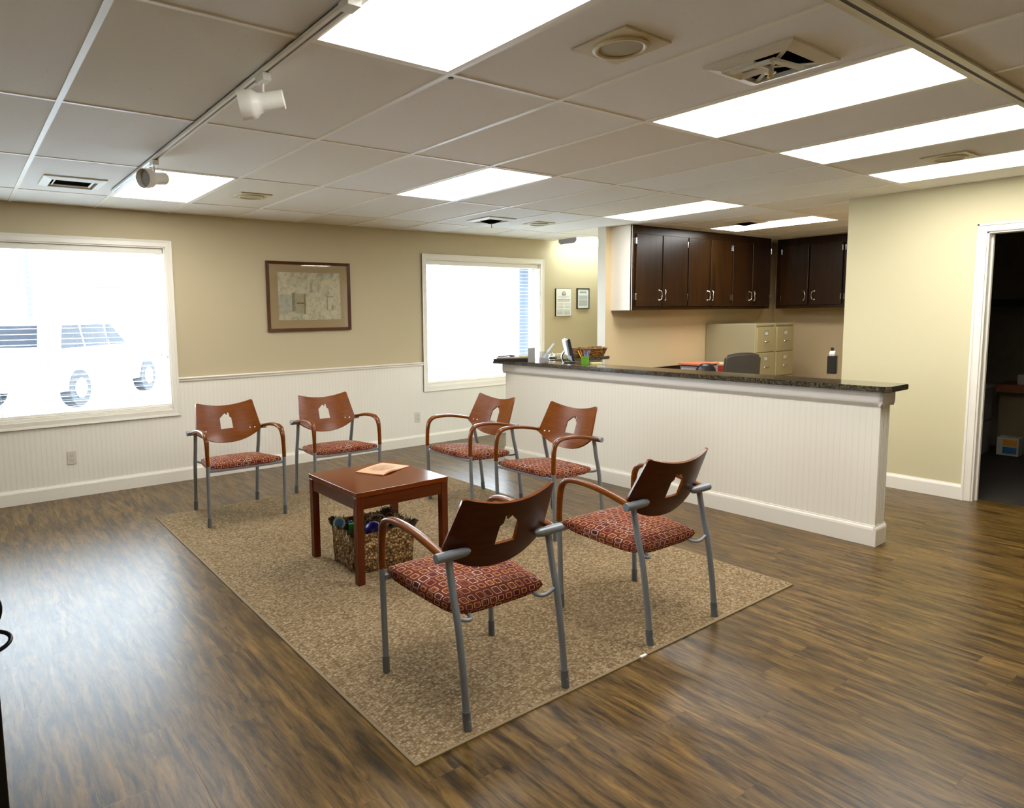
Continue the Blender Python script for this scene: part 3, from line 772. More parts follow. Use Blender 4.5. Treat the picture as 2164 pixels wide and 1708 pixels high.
for k in range(n):
    bm.faces.new((top[k][0], bot[k][0], bot[k + 1][0], top[k + 1][0])); bm.faces.new((top[k][n], top[k + 1][n], bot[k + 1][n], bot[k][n]))
    bm.faces.new((top[0][k], top[0][k + 1], bot[0][k + 1], bot[0][k])); bm.faces.new((top[n][k], bot[n][k], bot[n][k + 1], top[n][k + 1]))
tag(link('magazine', bm, mat_mag(), None, (2.165, 3.708, TZ), (0, 0, radians(24)), smooth=40), 'pink magazine with curled corner lying on the square table', 'magazine')

# basket with toys
BX, BY, BZ = 2.02, 3.60, RT
o = thing('storage_basket', 'square woven seagrass basket under the table, holding toys', 'basket', (BX, BY, BZ), radians(-3))
bm = NB()
def rr(hx, hy, z, r=.05, n=6):
    pts = []
    for cx, cy, a0 in ((hx - r, hy - r, 0), (-hx + r, hy - r, 90), (-hx + r, -hy + r, 180), (hx - r, -hy + r, 270)):
        for k in range(n + 1):
            a_ = radians(a0 + 90 * k / n); pts.append((cx + r * cos(a_), cy + r * sin(a_), z))
    return pts
prof = [(.185, .165, .0), (.198, .178, .012), (.202, .180, .08), (.206, .184, .16), (.212, .188, .235), (.206, .182, .245), (.192, .168, .235), (.186, .162, .12), (.18, .158, .02)]
rings = []
for k, (hx_, hy_, z) in enumerate(prof):
    rings.append([bm.verts.new((x + random.uniform(-.004, .004), y + random.uniform(-.004, .004), z + (random.uniform(-.004, .004) if k in (3, 4, 5) else 0))) for x, y, z in rr(hx_, hy_, z)])
for r0, r1 in zip(rings, rings[1:]):
    m = len(r0)
    for k in range(m): bm.faces.new((r0[k], r0[(k + 1) % m], r1[(k + 1) % m], r1[k]))
bm.faces.new(rings[0]); bm.faces.new(rings[-1])
link('basket_body', bm, M_basket, o, smooth=60)
bm = NB()
rim = rr(.209, .185, .238, .05, 8)
for k in range(560):
    t = random.random() * len(rim); i0 = int(t) % len(rim); i1 = (i0 + 1) % len(rim); f = t - int(t)
    p = Vector(rim[i0]).lerp(Vector(rim[i1]), f) + Vector((random.uniform(-.012, .012), random.uniform(-.012, .012), random.uniform(-.012, .004)))
    q = p + Vector((random.uniform(-.02, .02), random.uniform(-.02, .02), random.uniform(.012, .034)))
    tube(bm, [p, (p + q) * .5 + Vector((random.uniform(-.004, .004), 0, .003)), q], .0022, 4)
f_ = link('frayed_rim', bm, M_fringe, o); f_['kind'] = 'stuff'
bm = NB(); tube(bm, catmull([(-.214, -.07, .17), (-.226, -.03, .13), (-.228, .01, .125), (-.222, .05, .17)], 5), .007, 8); link('handle', bm, M_basket, o, smooth=60)
def toy(name, bm, col, loc, label, cat, rot=(0, 0, 0), smooth=40, rough=.3):
    return tag(link(name, bm, plain(name + '_plastic', col, rough), None, loc, rot, smooth=smooth), label, cat)
zb = BZ + .022
# blue ringed disc toy
t0 = thing('toy_cup', 'round blue toy cup with a pale rim standing in the basket', 'toy', (1.858, 3.70, zb), 0)
t0.rotation_euler = (radians(0), 0, 0)
ax = Vector((-.45, -.85, .32)).normalized()
bm = NB(); lathe(bm, [(.001, 0), (.028, 0), (.035, .012), (.035, .05), (.028, .052), (.001, .046)], 24, axis=ax, org=Vector((0.0, 0.03, .215)), cap0=False, cap1=False); link('cup_body', bm, plain('blue_toy_plastic', rgb(56, 140, 222), .3), t0, smooth=40)
bm = NB(); lathe(bm, [(.026, .0525), (.037, .0505), (.038, .058), (.027, .060)], 24, axis=ax, org=Vector((0.0, 0.03, .215)), cap0=False, cap1=False); link('cup_rim', bm, plain('pale_blue_plastic', rgb(190, 228, 246), .3), t0, smooth=40)
bm = NB(); box(bm, -.026, .026, -.02, .02, 0, .20, bev=.008); link('toy_block', bm, M_black) if False else bm.free()
toy('toy_block', box(NB(), -.03, .03, -.022, .022, 0, .222, bev=.006), rgb(24, 176, 48), (1.915, 3.655, zb), 'bright green toy block sticking up out of the basket', 'toy', (0, 0, radians(-20)))
toy('toy_ball', lathe(NB(), [(.055 * sin(pi * k / 12), -.055 * cos(pi * k / 12)) for k in range(13)], 24), rgb(62, 52, 176), (2.025, 3.60, zb + .17), 'purple blue ball half hidden behind the table leg', 'toy')
toy('toy_ring', tube(NB(), [(.075 * cos(2 * pi * k / 28), 0, .075 * sin(2 * pi * k / 28)) for k in range(28)], .004, 8, closed=True, up=Vector((0, 1, 0))), rgb(150, 160, 140), (2.10, 3.69, zb + .165), 'thin pale hoop standing at the back of the basket', 'toy', (radians(15), 0, radians(-25)))
toy('toy_figure', tube(NB(), catmull([(0, 0, 0), (.01, 0, .1), (.0, .01, .17), (.02, 0, .215)], 4), lambda t: .028 - .012 * t, 12), rgb(60, 20, 40), (2.165, 3.53, zb), 'dark red toy at the right end of the basket', 'toy')
toy('toy_peg', lathe(NB(), [(.018, 0), (.02, .17), (.014, .21), (.001, .22)], 14), rgb(40, 40, 160), (1.935, 3.73, zb), 'small dark blue peg at the back of the basket', 'toy')

# ------------------------------------------------------------------ reception counter
CA = radians(1.05); CO = (4.695, 1.825, 0)
cnt = thing('reception_counter', 'long white beadboard reception counter across the room', 'counter', CO, CA)
LEN = 3.53
bm = NB(); box(bm, 0, .14, .006, LEN, 0, 1.004); box(bm, .14, 1.27, 3.33, 3.46, 0, 1.004); link('panel', bm, M_bead_y, cnt)
bm = NB()
box(bm, .0, .14, .0, .0065, 0, 1.003)
for k in range(5): box(bm, .016 + k * .026, .026 + k * .026, -.006, .0, .13, .92, bev=.002)
box(bm, -.001, .010, -.004, .004, .1, .92); box(bm, .130, .141, -.004, .004, .1, .92)
link('fluted_end', bm, M_white, cnt)
bm = NB()
pr = [(0, 0), (0.014, 0), (0.014, 0.105), (0.011, 0.118), (0.005, 0.126), (0.004, 0.134), (0, 0.134)]
prism(bm, pr, lambda u, v, d: (-u, d, v), -.0, LEN); prism(bm, pr, lambda u, v, d: (.14 + u, d, v), -.0, 3.33)
pe = [(0.0, 0), (0.016, 0), (0.016, 0.105), (0.013, 0.118), (0.007, 0.126), (0.006, 0.134), (0, 0.134)]
prism(bm, pe, lambda u, v, d: (d, -u, v), -.014, .154)
prism(bm, pe, lambda u, v, d: (d, LEN + u, v), -.014, .154)
link('baseboard', bm, M_white, cnt)
bm = NB()
pt = [(0, .908), (.010, .908), (.016, .916), (.026, .93), (.028, .94), (.028, 1.004), (0, 1.004)]
prism(bm, pt, lambda u, v, d: (-u, d, v), -.022, LEN + .02); prism(bm, pt, lambda u, v, d: (.14 + u, d, v), -.022, 3.30)
pt2 = [(u * .8, v) for u, v in pt]
prism(bm, pt2, lambda u, v, d: (d, -u, v), -.028, .168); prism(bm, pt2, lambda u, v, d: (d, LEN + u, v), -.028, .168)
prism(bm, pt, lambda u, v, d: (d, 3.33 - u, v), .168, 1.262)
link('trim_board', bm, plain('grey_white_trim', rgb(214, 208, 200), .42, var=.02), cnt)
top = thing('granite_countertop', 'dark speckled granite top of the reception counter', 'countertop', (CO[0], CO[1], 1.0045), CA)
def slab(poly, z0, z1):
    bm = NB(); prism(bm, poly, lambda u, v, d: (u, v, d), z0, z1)
    es = [e for e in bm.edges if abs(e.verts[0].co.z - e.verts[1].co.z) < 1e-6]
    bmesh.ops.bevel(bm, geom=es, offset=.004, segments=2, affect='EDGES'); return bm
cr = [(-.062 + .05 * (1 - cos(radians(a_))), -.035 - .03 * 0 + .05 * (1 - sin(radians(a_))) - .03) for a_ in range(0, 91, 15)]
poly = [(-.062, 3.665)] + cr + [(.232, -.072), (.25, -.055), (.25, 3.665)]
link('main_slab', slab(poly, 0, .036), M_granite, top)
link('return_slab', slab([(.251, 3.235), (1.262, 3.205), (1.262, 3.345), (1.23, 3.36), (1.23, 3.56), (.251, 3.58)], 0, .036), M_granite, top)
def CP(lx, ly, z=1.0406):   # counter local -> world
    return (CO[0] + lx * cos(CA) - ly * sin(CA), CO[1] + lx * sin(CA) + ly * cos(CA), z)

# things on the counter ------------------------------------------------
ZT = 1.0406
def onc(name, label, cat, x, y, rz=0, group=None): return thing(name, label, cat, (x, y, ZT), radians(rz), group)
# binder with folder
bi = tag(link('binder', box(NB(), -.185, .175, -.12, .12, .0003, .034, bev=.004), M_black, None, (4.59, 5.22, ZT), (0, 0, radians(-38))), 'black binder lying flat on the far end of the granite counter', 'binder')
bm = NB(); box(bm, -.16, .16, -.11, .11, 0, .008, bev=.002)
fo = tag(link('folder', bm, plain('brown_folder_card', rgb(140, 112, 84), .7), None, (4.60, 5.22, ZT + .0343), (0, 0, radians(-38))), 'brown folder resting on top of the black binder', 'folder')
pa = tag(link('notepad', box(NB(), -.05, .05, -.04, .04, 0, .018, bev=.003), plain('cream_notepad_paper', rgb(232, 218, 176), .8), None, (4.69, 5.14, ZT + .0426), (0, 0, radians(-30))), 'cream pad at the right end of the brown folder', 'notepad')
st = link('key_lanyard', tube(NB(), catmull([(-.12, .02, .006), (-.07, .0, .009), (-.03, .015, .012), (.0, -.01, .017), (.03, .012, .014), (.05, .0, .012), (.0, .01, .008), (.04, -.015, .008)], 5), .006, 8), M_black, None, (4.575, 5.225, ZT + .0426), (0, 0, radians(-38)), smooth=60)
tag(st, 'black coiled lanyard lying on the brown folder', 'lanyard')
# acrylic card holder + cards
o = onc('card_holder', 'clear acrylic card holder on the counter with a grey card', 'card holder', 4.64, 4.80, -40)
bm = NB(); box(bm, -.045, .045, -.03, .03, .0, .004); box(bm, -.045, .045, .024, .028, 0, .11); box(bm, -.045, .045, -.03, -.027, 0, .06); box(bm, -.045, -.042, -.03, .028, 0, .06); box(bm, .042, .045, -.03, .028, 0, .06); link('clear_tray', bm, M_acryl, o)
tag(link('card_stack', box(NB(), -.038, .038, -.018, .006, .0, .05, bev=.001), M_paper, None, (4.64, 4.80, ZT + .0045), (0, 0, radians(-40))), 'stack of white cards in the clear holder', 'cards')
tag(link('display_card', box(NB(), -.035, .035, -.004, .004, 0, .145, bev=.001), plain('grey_display_card', rgb(150, 148, 146), .6), None, (4.60, 4.93, ZT), (0, 0, radians(-38))), 'upright grey card standing behind the clear holder', 'card')
bm = NB(); sweep(bm, [(0, 0, 0), (.05, -.03, .08), (.085, -.055, .135)], lambda i, t: [(-.035, -.0012), (.035, -.0012), (.035, .0012), (-.035, .0012)], up=Vector((.4, .8, 0)))
tag(link('leaflet', bm, plain('grey_leaflet_paper', rgb(120, 118, 120), .6), None, (4.655, 4.815, ZT + .05)), 'grey leaflet leaning out to the right of the card holder', 'leaflet')
# bell
o = onc('service_bell', 'chrome service bell with a black base on the return counter', 'bell', 5.22, 5.26)
bm = NB(); lathe(bm, [(.045, 0), (.047, .008), (.04, .012), (.001, .012)], 24, cap1=False); link('bell_base', bm, M_black, o, smooth=40)
bm = NB(); lathe(bm, [(.038, .0125), (.037, .025), (.03, .038), (.016, .046), (.005, .048), (.004, .056), (.007, .058), (.001, .062)], 24, cap1=False); link('bell_dome', bm, M_chrome, o, smooth=50)
# small monitor edge-on
o = onc('small_monitor', 'small black monitor with silver back seen edge-on on the counter', 'monitor', 4.86, 4.64, 52)
bm = NB(); box(bm, -.15, .15, -.012, .012, .02, .235, bev=.006)
for v in bm.verts: v.co.y += (v.co.z - .02) * .22
link('screen', bm, M_black, o)
bm = NB(); box(bm, -.11, .11, .0125, .035, .07, .225, bev=.008)
for v in bm.verts: v.co.y += (v.co.z - .02) * .22
link('back_shell', bm, plain('silver_monitor_back', rgb(196, 206, 212), .3, .3), o)
bm = NB(); box(bm, -.06, .06, -.03, .08, 0, .008, bev=.003); sweep(bm, catmull([(0, .075, .005), (0, .095, .06), (0, .07, .11)], 4), lambda i, t: [(-.03, -.006), (.03, -.006), (.03, .006), (-.03, .006)]); link('stand', bm, M_black, o)
# pencil cup
o = onc('pen_cup', 'small green pen cup on the granite counter', 'cup', 4.79, 4.40, 20)
bm = NB(); s_ = .028
for (z0, z1, w0, w1) in ((0, .072, .025, .031),):
    a0 = [(-w0, -w0), (w0, -w0), (w0, w0), (-w0, w0)]; a1 = [(-w1, -w1), (w1, -w1), (w1, w1), (-w1, w1)]
    v0 = [bm.verts.new((*p, z0)) for p in a0]; v1 = [bm.verts.new((*p, z1)) for p in a1]
    i1 = [bm.verts.new((p[0] * .9, p[1] * .9, z1)) for p in a1]; i0 = [bm.verts.new((p[0] * .88, p[1] * .88, .004)) for p in a0]
    for k in range(4):
        j = (k + 1) % 4
        bm.faces.new((v0[k], v0[j], v1[j], v1[k])); bm.faces.new((v1[k], v1[j], i1[j], i1[k])); bm.faces.new((i1[k], i1[j], i0[j], i0[k]))
    bm.faces.new(v0); bm.faces.new(i0)
link('cup_shell', bm, plain('green_plastic', rgb(96, 160, 30), .35), o)
pens = [((-.018, 0), (-.062, .03), rgb(240, 214, 40), 'yellow pen leaning left out of the green cup'), ((-.012, .01), (-.04, .035), rgb(225, 92, 70), 'red pen leaning left out of the green cup'), ((-.002, -.008), (-.012, -.012), rgb(110, 150, 196), 'leftmost blue pen in the green cup'),
        ((.004, .006), (.012, .02), rgb(96, 130, 190), 'middle blue pen in the green cup'), ((.008, -.006), (.028, -.01), rgb(130, 160, 205), 'pale blue pen in the green cup, tilted slightly right'), ((.014, .004), (.05, .0), rgb(100, 140, 200), 'blue pen leaning farthest right out of the green cup')]
for (a0, a1, cc, lb) in pens:
    p = Vector((a0[0] * .6, a0[1] * .6, .006)); q = Vector((a1[0], a1[1], .135 + random.uniform(-.006, .008)))
    oo = tag(link('pen', tube(NB(), [p, p.lerp(q, .9), q], lambda t: .0038 if t < .95 else .0022, 8), plain('pen_plastic', cc, .3), None, (4.79, 4.40, ZT), (0, 0, radians(-38))), lb, 'pen', 'pens in the green cup')
# wicker basket on return
o = onc('wicker_tray', 'orange brown wicker tray on the return counter by the wall end', 'basket', 5.66, 5.19, -3)
bm = NB()
pf = [(.19, .115, 0), (.20, .12, .01), (.228, .14, .075), (.236, .147, .084), (.228, .14, .08), (.195, .115, .014)]
rings = [[bm.verts.new((x, y, z + (.012 * (abs(x) / .23) ** 3 if k in (2, 3, 4) else 0) + random.uniform(-.002, .002))) for x, y, z in rr(hx_, hy_, z, .06, 5)] for k, (hx_, hy_, z) in enumerate(pf)]
for r0, r1 in zip(rings, rings[1:]):
    m = len(r0)
    for k in range(m): bm.faces.new((r0[k], r0[(k + 1) % m], r1[(k + 1) % m], r1[k]))
bm.faces.new(rings[0]); bm.faces.new(rings[-1]); link('tray_weave', bm, M_wicker, o, smooth=50)
bm = NB()
for k in range(5):
    ph = k * .4
    P = [((.236 - .004) * cos(t) * (1.0), (.147 - .004) * sin(t), .087 + .012 * abs(cos(t)) ** 3 + .004 * sin(9 * t + ph)) for t in [2 * pi * q / 40 for q in range(40)]]
tube(bm, P, .006, 6, closed=True, up=Vector((0, 0, 1)))
link('braided_rim', bm, M_wicker, o, smooth=60)
tag(link('sticky_notes', box(NB(), -.05, .05, -.03, .03, 0, .012, bev=.001), plain('pale_yellow_notes', rgb(240, 226, 150), .8), None, (4.89, 4.35, ZT), (0, 0, radians(-36))), 'pale yellow pad of notes on the counter right of the pen cup', 'notes')

# ------------------------------------------------------------------ alcove cabinets and furniture
CBZ0, CBZ1 = 1.543, 2.474
o = thing('wall_cabinet', 'long dark stained wall cabinet with six doors and a white left side', 'cabinet', (6.07, 4.9, CBZ0))
hC = CBZ1 - CBZ0; LC = 8.95 - 6.07
bm = NB(); box(bm, .012, LC, .02, .2895, 0, hC); link('carcass', bm, M_cab, o)
bm = NB(); box(bm, 0, .0118, .004, .2895, 0, hC); link('side_panel', bm, M_white, o)
bm = NB()
for x0, x1 in ((0, .062), (.97, 1.05), (1.91, 1.975), (LC - .04, LC)): box(bm, x0, x1, .0045, .0196, .0005, hC - .0005)
box(bm, .062, LC - .04, .004, .0198, 0, .05); box(bm, .062, LC - .04, .004, .0198, hC - .1, hC); link('face_frame', bm, M_cab, o)
doors = [(6.133, 6.588), (6.606, 7.075), (7.097, 7.534), (7.55, 7.99), (8.036, 8.462), (8.49, 8.925)]
def arc_handle(par, x, zc, y, s):
    P = catmull([(x, y, zc + .055), (x + s * .018, y - .018, zc + .045), (x + s * .028, y - .02, zc), (x + s * .018, y - .018, zc - .045), (x, y, zc - .055)], 5)
    bm = NB(); tube(bm, P, .005, 8); lathe(bm, [(.012, 0), (.008, .004)], 10, axis=(0, -1, 0), org=Vector((x, y + .001, zc + .055))); lathe(bm, [(.012, 0), (.008, .004)], 10, axis=(0, -1, 0), org=Vector((x, y + .001, zc - .055)))
    link('handle', bm, M_chrome, par, smooth=60)
for k, (a, b) in enumerate(doors):
    bm = NB(); box(bm, a - 6.07, b - 6.07, -.015, .0035, .04, hC - .09, bev=.004); d = link('door', bm, M_cab, o)
    left = (k % 2 == 0)
    hxp = (b - 6.07 - .05) if left else (a - 6.07 + .05)
    arc_handle(d, hxp, .165, -.0155, 1 if left else -1)
    hp = (a - 6.07 - .001) if left else (b - 6.07 + .001)
    for hz in (.76, .145):
        bm = NB(); box(bm, hp - .016 if left else hp - .004, hp + .004 if left else hp + .016, -.018, .0038, hz - .035, hz + .035, bev=.002); link('hinge', bm, M_chrome, d)

o = thing('wall_cabinet', 'shorter dark wall cabinet on the alcove side wall, beside the wall corner', 'cabinet', (9.2, 4.95, CBZ0), radians(-90))
LC2 = 1.95
bm = NB(); box(bm, 0, LC2, .02, .418, 0, hC); link('carcass', bm, M_cab, o)
bm = NB(); box(bm, 0, .075, .004, .0198, 0, hC); box(bm, .075, LC2, .004, .0198, 0, .05); box(bm, .075, LC2, .004, .0198, hC - .1, hC); link('face_frame', bm, M_cab, o)
for k, (a, b) in enumerate([(.07, .435), (.452, .86), (.90, 1.35), (1.37, 1.88)]):
    bm = NB(); box(bm, a, b, -.015, .0035, .04, hC - .09, bev=.004); d = link('door', bm, M_cab, o)
    left = (k % 2 == 0)
    arc_handle(d, (b - .05) if left else (a + .07), .165, -.0155, 1 if left else -1)
    hp = a if left else b
    for hz in (.76, .145):
        bm = NB(); box(bm, hp - .014, hp + .004, -.018, .0038, hz - .035, hz + .035, bev=.002); link('hinge', bm, M_chrome, d)

def file_cabinet(x0, label):
    o = thing('filing_cabinet', label, 'filing cabinet', (x0, 4.5, 0), 0, 'putty four drawer filing cabinets')
    w, dp, h = .452, .68, 1.355
    bm = NB(); box(bm, 0, w, .012, dp, 0, h, 0, bev=.004); link('body', bm, M_fileside, o)
    bm = NB(); ring_frame(bm, 0, w, 0.02, h, .022, lambda u, v, d: (u, .0118 - d, v), 0, .011); link('face_frame', bm, M_file, o)
    for k in range(4):
        z0 = .06 + k * .315
        bm = NB(); box(bm, .025, w - .025, -.009, .0118, z0, z0 + .305, bev=.003); d = link('drawer', bm, M_file, o)
        bm = NB(); ring_frame(bm, w / 2 - .045, w / 2 + .045, z0 + .205, z0 + .262, .008, lambda u, v, d_: (u, -.0092 - d_, v), 0, .004); link('label_holder', bm, M_chrome, d)
        bm = NB(); box(bm, w / 2 - .036, w / 2 + .036, -.0108, -.0093, z0 + .212, z0 + .255); link('paper_label', bm, M_paper, d)
        bm = NB(); tube(bm, catmull([(w / 2 - .05, -.0085, z0 + .13), (w / 2 - .045, -.035, z0 + .125), (w / 2, -.042, z0 + .12), (w / 2 + .045, -.035, z0 + .125), (w / 2 + .05, -.0085, z0 + .13)], 4), .007, 8); link('handle', bm, M_chrome, d, smooth=60)
    bm = NB(); lathe(bm, [(.009, 0), (.009, .004), (.001, .005)], 12, axis=(0, -1, 0), org=Vector((w - .06, .0008, h - .035))); link('lock', bm, M_chrome, o)
file_cabinet(7.926, 'left putty coloured filing cabinet, its grey side panel showing')
file_cabinet(8.386, 'right putty coloured filing cabinet, next to the bare tan wall')

# desk along alcove back wall
o = thing('desk', 'dark topped desk along the alcove wall behind the counter', 'desk', (6.1, 4.55, 0))
bm = NB(); box(bm, 0, 1.76, 0, .638, .72, .76, bev=.004); box(bm, 0, 1.76, .618, .638, .7605, .85, bev=.002); link('desktop', bm, M_cab, o)
for x in (.0, 1.73): link('side_panel', box(NB(), x, x + .03, .02, .62, 0, .7195), M_cab, o)
# paper stack
zz = .7603
stk = [(.20, .14, .04, rgb(206, 208, 210), 'white booklet at the bottom of the desk pile', 0), (.19, .13, .035, rgb(190, 196, 204), 'pale grey magazine second in the desk pile', 4), (.185, .13, .025, rgb(150, 156, 166), 'grey blue folder in the middle of the desk pile', -3), (.19, .13, .014, rgb(70, 48, 92), 'dark purple folder near the top of the desk pile', 2), (.21, .14, .02, rgb(236, 132, 96), 'coral folder on top of the desk pile behind the counter', -2)]
for hx_, hy_, hh, cc, lb, an in stk:
    tag(link('folder', box(NB(), -hx_, hx_, -hy_, hy_, 0, hh - .0003, bev=.002), plain('folder_card', cc, .7), None, (7.36, 4.90, zz), (0, 0, radians(an))), lb, 'folder', 'folders stacked on the desk'); zz += hh
tag(link('desk_pad', box(NB(), -.12, .12, -.12, .12, 0, .115, bev=.004), plain('cream_pages', rgb(232, 214, 160), .8), None, (7.74, 4.88, .7603)), 'cream stack of pages on the desk right of the folders', 'paper stack')
tag(link('desk_box', box(NB(), -.05, .05, -.05, .05, 0, .11, bev=.003), plain('red_box_card', rgb(170, 40, 30), .6), None, (7.45, 4.62, .7603)), 'small red box on the desk beside the cream pages', 'box')

def office_chair(x, y, rz, ztop, label, mat, w=.235):
    o = thing('office_chair', label, 'office chair', (x, y, 0), radians(rz), 'office chairs behind the counter')
    bm = NB()
    G = []
    for i in range(13):
        u = -1 + i / 6; row = []
        for j in range(11):
            v = j / 10
            ww = w * (1 - .10 * v - .0 * v); e = (1 - abs(u) ** 6 * .0)
            z = .55 + (ztop - .55) * v - .035 * abs(u) ** 3 * v ** 6
            row.append((u * ww, -.22 - .07 * v + .05 * u * u, z))
        G.append(row)
    V = [[bm.verts.new(p) for p in r] for r in G]
    for i in range(12):
        for j in range(10): bm.faces.new((V[i][j], V[i + 1][j], V[i + 1][j + 1], V[i][j + 1]))
    bmesh.ops.recalc_face_normals(bm, faces=bm.faces); bmesh.ops.solidify(bm, geom=list(bm.faces), thickness=.06)
    es = [e for e in bm.edges if e.calc_face_angle(0) > 1.0]
    bmesh.ops.bevel(bm, geom=es, offset=.02, segments=3, affect='EDGES')
    link('backrest', bm, mat, o, smooth=60)
    link('seat', box(NB(), -.24, .24, -.2, .26, .43, .52, bev=.035, seg=3), mat, o, smooth=60)
    bm = NB(); tube(bm, catmull([(0, -.0, .42), (0, -.24, .43), (0, -.31, .5), (0, -.3, .65)], 4), .02, 10); link('back_bar', bm, M_black, o, smooth=60)
    bm = NB(); lathe(bm, [(.035, .1), (.035, .25), (.025, .26), (.025, .43)], 14); link('gas_column', bm, M_black, o)
    for k in range(5):
        a = 2 * pi * k / 5
        P = [(0, 0, .11), (.15 * cos(a), .15 * sin(a), .095), (.28 * cos(a), .28 * sin(a), .07)]
        lg = link('leg', tube(NB(), P, .018, 8, up=Vector((0, 0, 1))), M_black, o, smooth=60)
        bm = NB(); c = Vector((.28 * cos(a), .28 * sin(a), .028)); lathe(bm, [(.012, -.018), (.027, -.016), (.027, .016), (.012, .018)], 14, axis=(-sin(a), cos(a), 0), org=c); link('caster', bm, M_black, lg, smooth=50)
    return o
office_chair(6.28, 3.82, -30, 1.115, 'charcoal fabric office chair, its back rising above the counter', M_darkfab, .21)
bm = NB()
lathe(bm, [(.001, .15), (.05, .146), (.10, .12), (.13, .07), (.14, .0)], 24, cap0=False)
for v in bm.verts: v.co.y *= .45
tag(link('leather_bag', bm, M_black, None, (7.14, 4.66, .7603), (0, 0, radians(-25)), smooth=60), 'black rounded bag on the desk in front of the folders', 'bag')

# desk organiser beside wall end
o = thing('desk_organizer', 'black mesh desk organizer with white papers beside the wall corner', 'organizer', (7.42, 3.36, .0), radians(20))
tb = thing('work_table', 'low white work table hidden behind the counter, by the wall corner', 'table', (7.6, 3.1, 0))
bm = NB(); box(bm, -.4, .6, -.26, .32, .72, .75, bev=.003); link('tabletop', bm, M_white, tb)
for x in (-.38, .55):
    for y in (-.24, .28): link('leg', box(NB(), x, x + .03, y, y + .03, 0, .7195), M_white, tb)
o.location.z = .7505
bm = NB(); tube(bm, [(-.04, -.03, 0), (-.03, -.02, .12)], .005, 8); tube(bm, [(.04, -.03, 0), (.03, -.02, .12)], .005, 8); tube(bm, [(0, .05, 0), (0, .03, .12)], .005, 8); link('stand', bm, M_acryl, o)
bm = NB(); box(bm, -.06, .06, -.045, .045, .10, .29, bev=.006); link('holder', bm, M_black, o)
bm = NB(); box(bm, -.05, .05, -.02, .03, .2905, .325, bev=.003)
for v in bm.verts: v.co.z += v.co.x * .25
link('papers', bm, M_paper, o)
bm = NB(); tube(bm, [(.055, .01, .2905), (.062, .01, .37)], .016, 8); link('black_marker', bm, M_black, o)

# ------------------------------------------------------------------ wall things
def outlet(x, z, label):
    o = thing('wall_outlet', label, 'outlet', (x, WY - .0063, z), 0, 'duplex outlets on the window wall')
    bm = NB(); box(bm, -.036, .036, -.006, 0, -.058, .058, bev=.003); link('cover_plate', bm, M_plate, o)
    for dz in (.021, -.021):
        bm = NB(); prism(bm, [(.017 * cos(a_), .0145 * sin(a_)) for a_ in [2 * pi * k / 16 for k in range(16)]], lambda u, v, d: (u, d, dz + v), -.0085, -.0062); r = link('receptacle', bm, M_plate, o)
        bm = NB(); box(bm, -.0085, -.006, -.0092, -.0086, dz - .002, dz + .008); box(bm, .006, .0085, -.0092, -.0086, dz - .002, dz + .008); box(bm, -.002, .002, -.0092, -.0086, dz - .011, dz - .006); link('slots', bm, M_slot, r)
outlet(.757, .343, 'duplex wall outlet under the left window')
outlet(4.318, .332, 'duplex wall outlet low on the wall left of the far window')

# framed picture
o = thing('framed_picture', 'large framed abstract print with tan mat on the window wall', 'picture', (3.014, WY - .0003, 1.727))
hw_, hh_ = .462, .352
FN = lambda u, v, d: (u, -d, v)
bm = NB(); ring_frame(bm, -hw_, hw_, -hh_, hh_, .03, FN, 0, .030, dd=-.012); link('frame', bm, mat_wood('walnut_frame_wood', rgb(60, 29, 8), rgb(86, 43, 13), 'x', .35), o)
bm = NB(); box(bm, -hw_ + .029, hw_ - .029, -.012, -.002, -hh_ + .029, hh_ - .029); link('mat_board', bm, plain('tan_mat_board', rgb(150, 126, 84), .6), o)
def mat_art():
    t = NT('faded_abstract_print'); v, x, y, z = t.xyz()
    a = t.noise(v, 5.5, 6, .65, 1.5); b = t.noise(v, 26, 4, .7)
    c = t.ramp(a, [(.28, rgb(128, 128, 112)), (.45, rgb(178, 170, 140)), (.6, rgb(198, 186, 154)), (.8, rgb(176, 156, 118))])
    c = t.mix(t.ramp(b, [(.3, (.7, .7, .7, 1)), (.5, (0, 0, 0, 1))]), c, rgb(120, 112, 90))
    def blk(x0, x1, z0, z1, col, f, c):
        m = t.math('MULTIPLY', t.math('MULTIPLY', t.math('GREATER_THAN', x, x0), t.math('LESS_THAN', x, x1)), t.math('MULTIPLY', t.math('GREATER_THAN', z, z0), t.math('LESS_THAN', z, z1)))
        return t.mix(t.math('MULTIPLY', m, t.math('MULTIPLY', a, f)), c, col)
    c = blk(-.345, -.18, -.16, .02, rgb(140, 142, 128), 1.0, c)
    c = blk(-.20, -.165, -.15, .04, rgb(70, 66, 40), 1.2, c)
    c = blk(-.17, -.05, -.17, .03, rgb(120, 110, 66), 1.1, c)
    c = blk(-.15, -.07, -.075, -.06, rgb(70, 56, 20), 1.6, c)
    c = blk(-.07, -.05, -.18, .03, rgb(84, 74, 36), 1.3, c)
    c = blk(-.0, .03, .04, .15, rgb(118, 108, 88), 1.1, c)
    c = blk(.19, .20, -.14, .0, rgb(92, 86, 62), 1.3, c)
    c = blk(.19, .27, -.005, .004, rgb(104, 82, 44), 1.3, c)
    c = blk(.24, .265, -.14, -.09, rgb(96, 88, 62), 1.2, c)
    return t.bsdf(color=c, rough=.6)
bm = NB(); box(bm, -.345, .348, -.0135, -.0121, -.238, .244); link('print', bm, mat_art(), o)
bm = NB(); box(bm, -hw_ + .03, hw_ - .03, -.0165, -.0155, -hh_ + .03, hh_ - .03); link('glass', bm, mat_glass('picture_glass', (1, 1, 1, 1), .045), o)

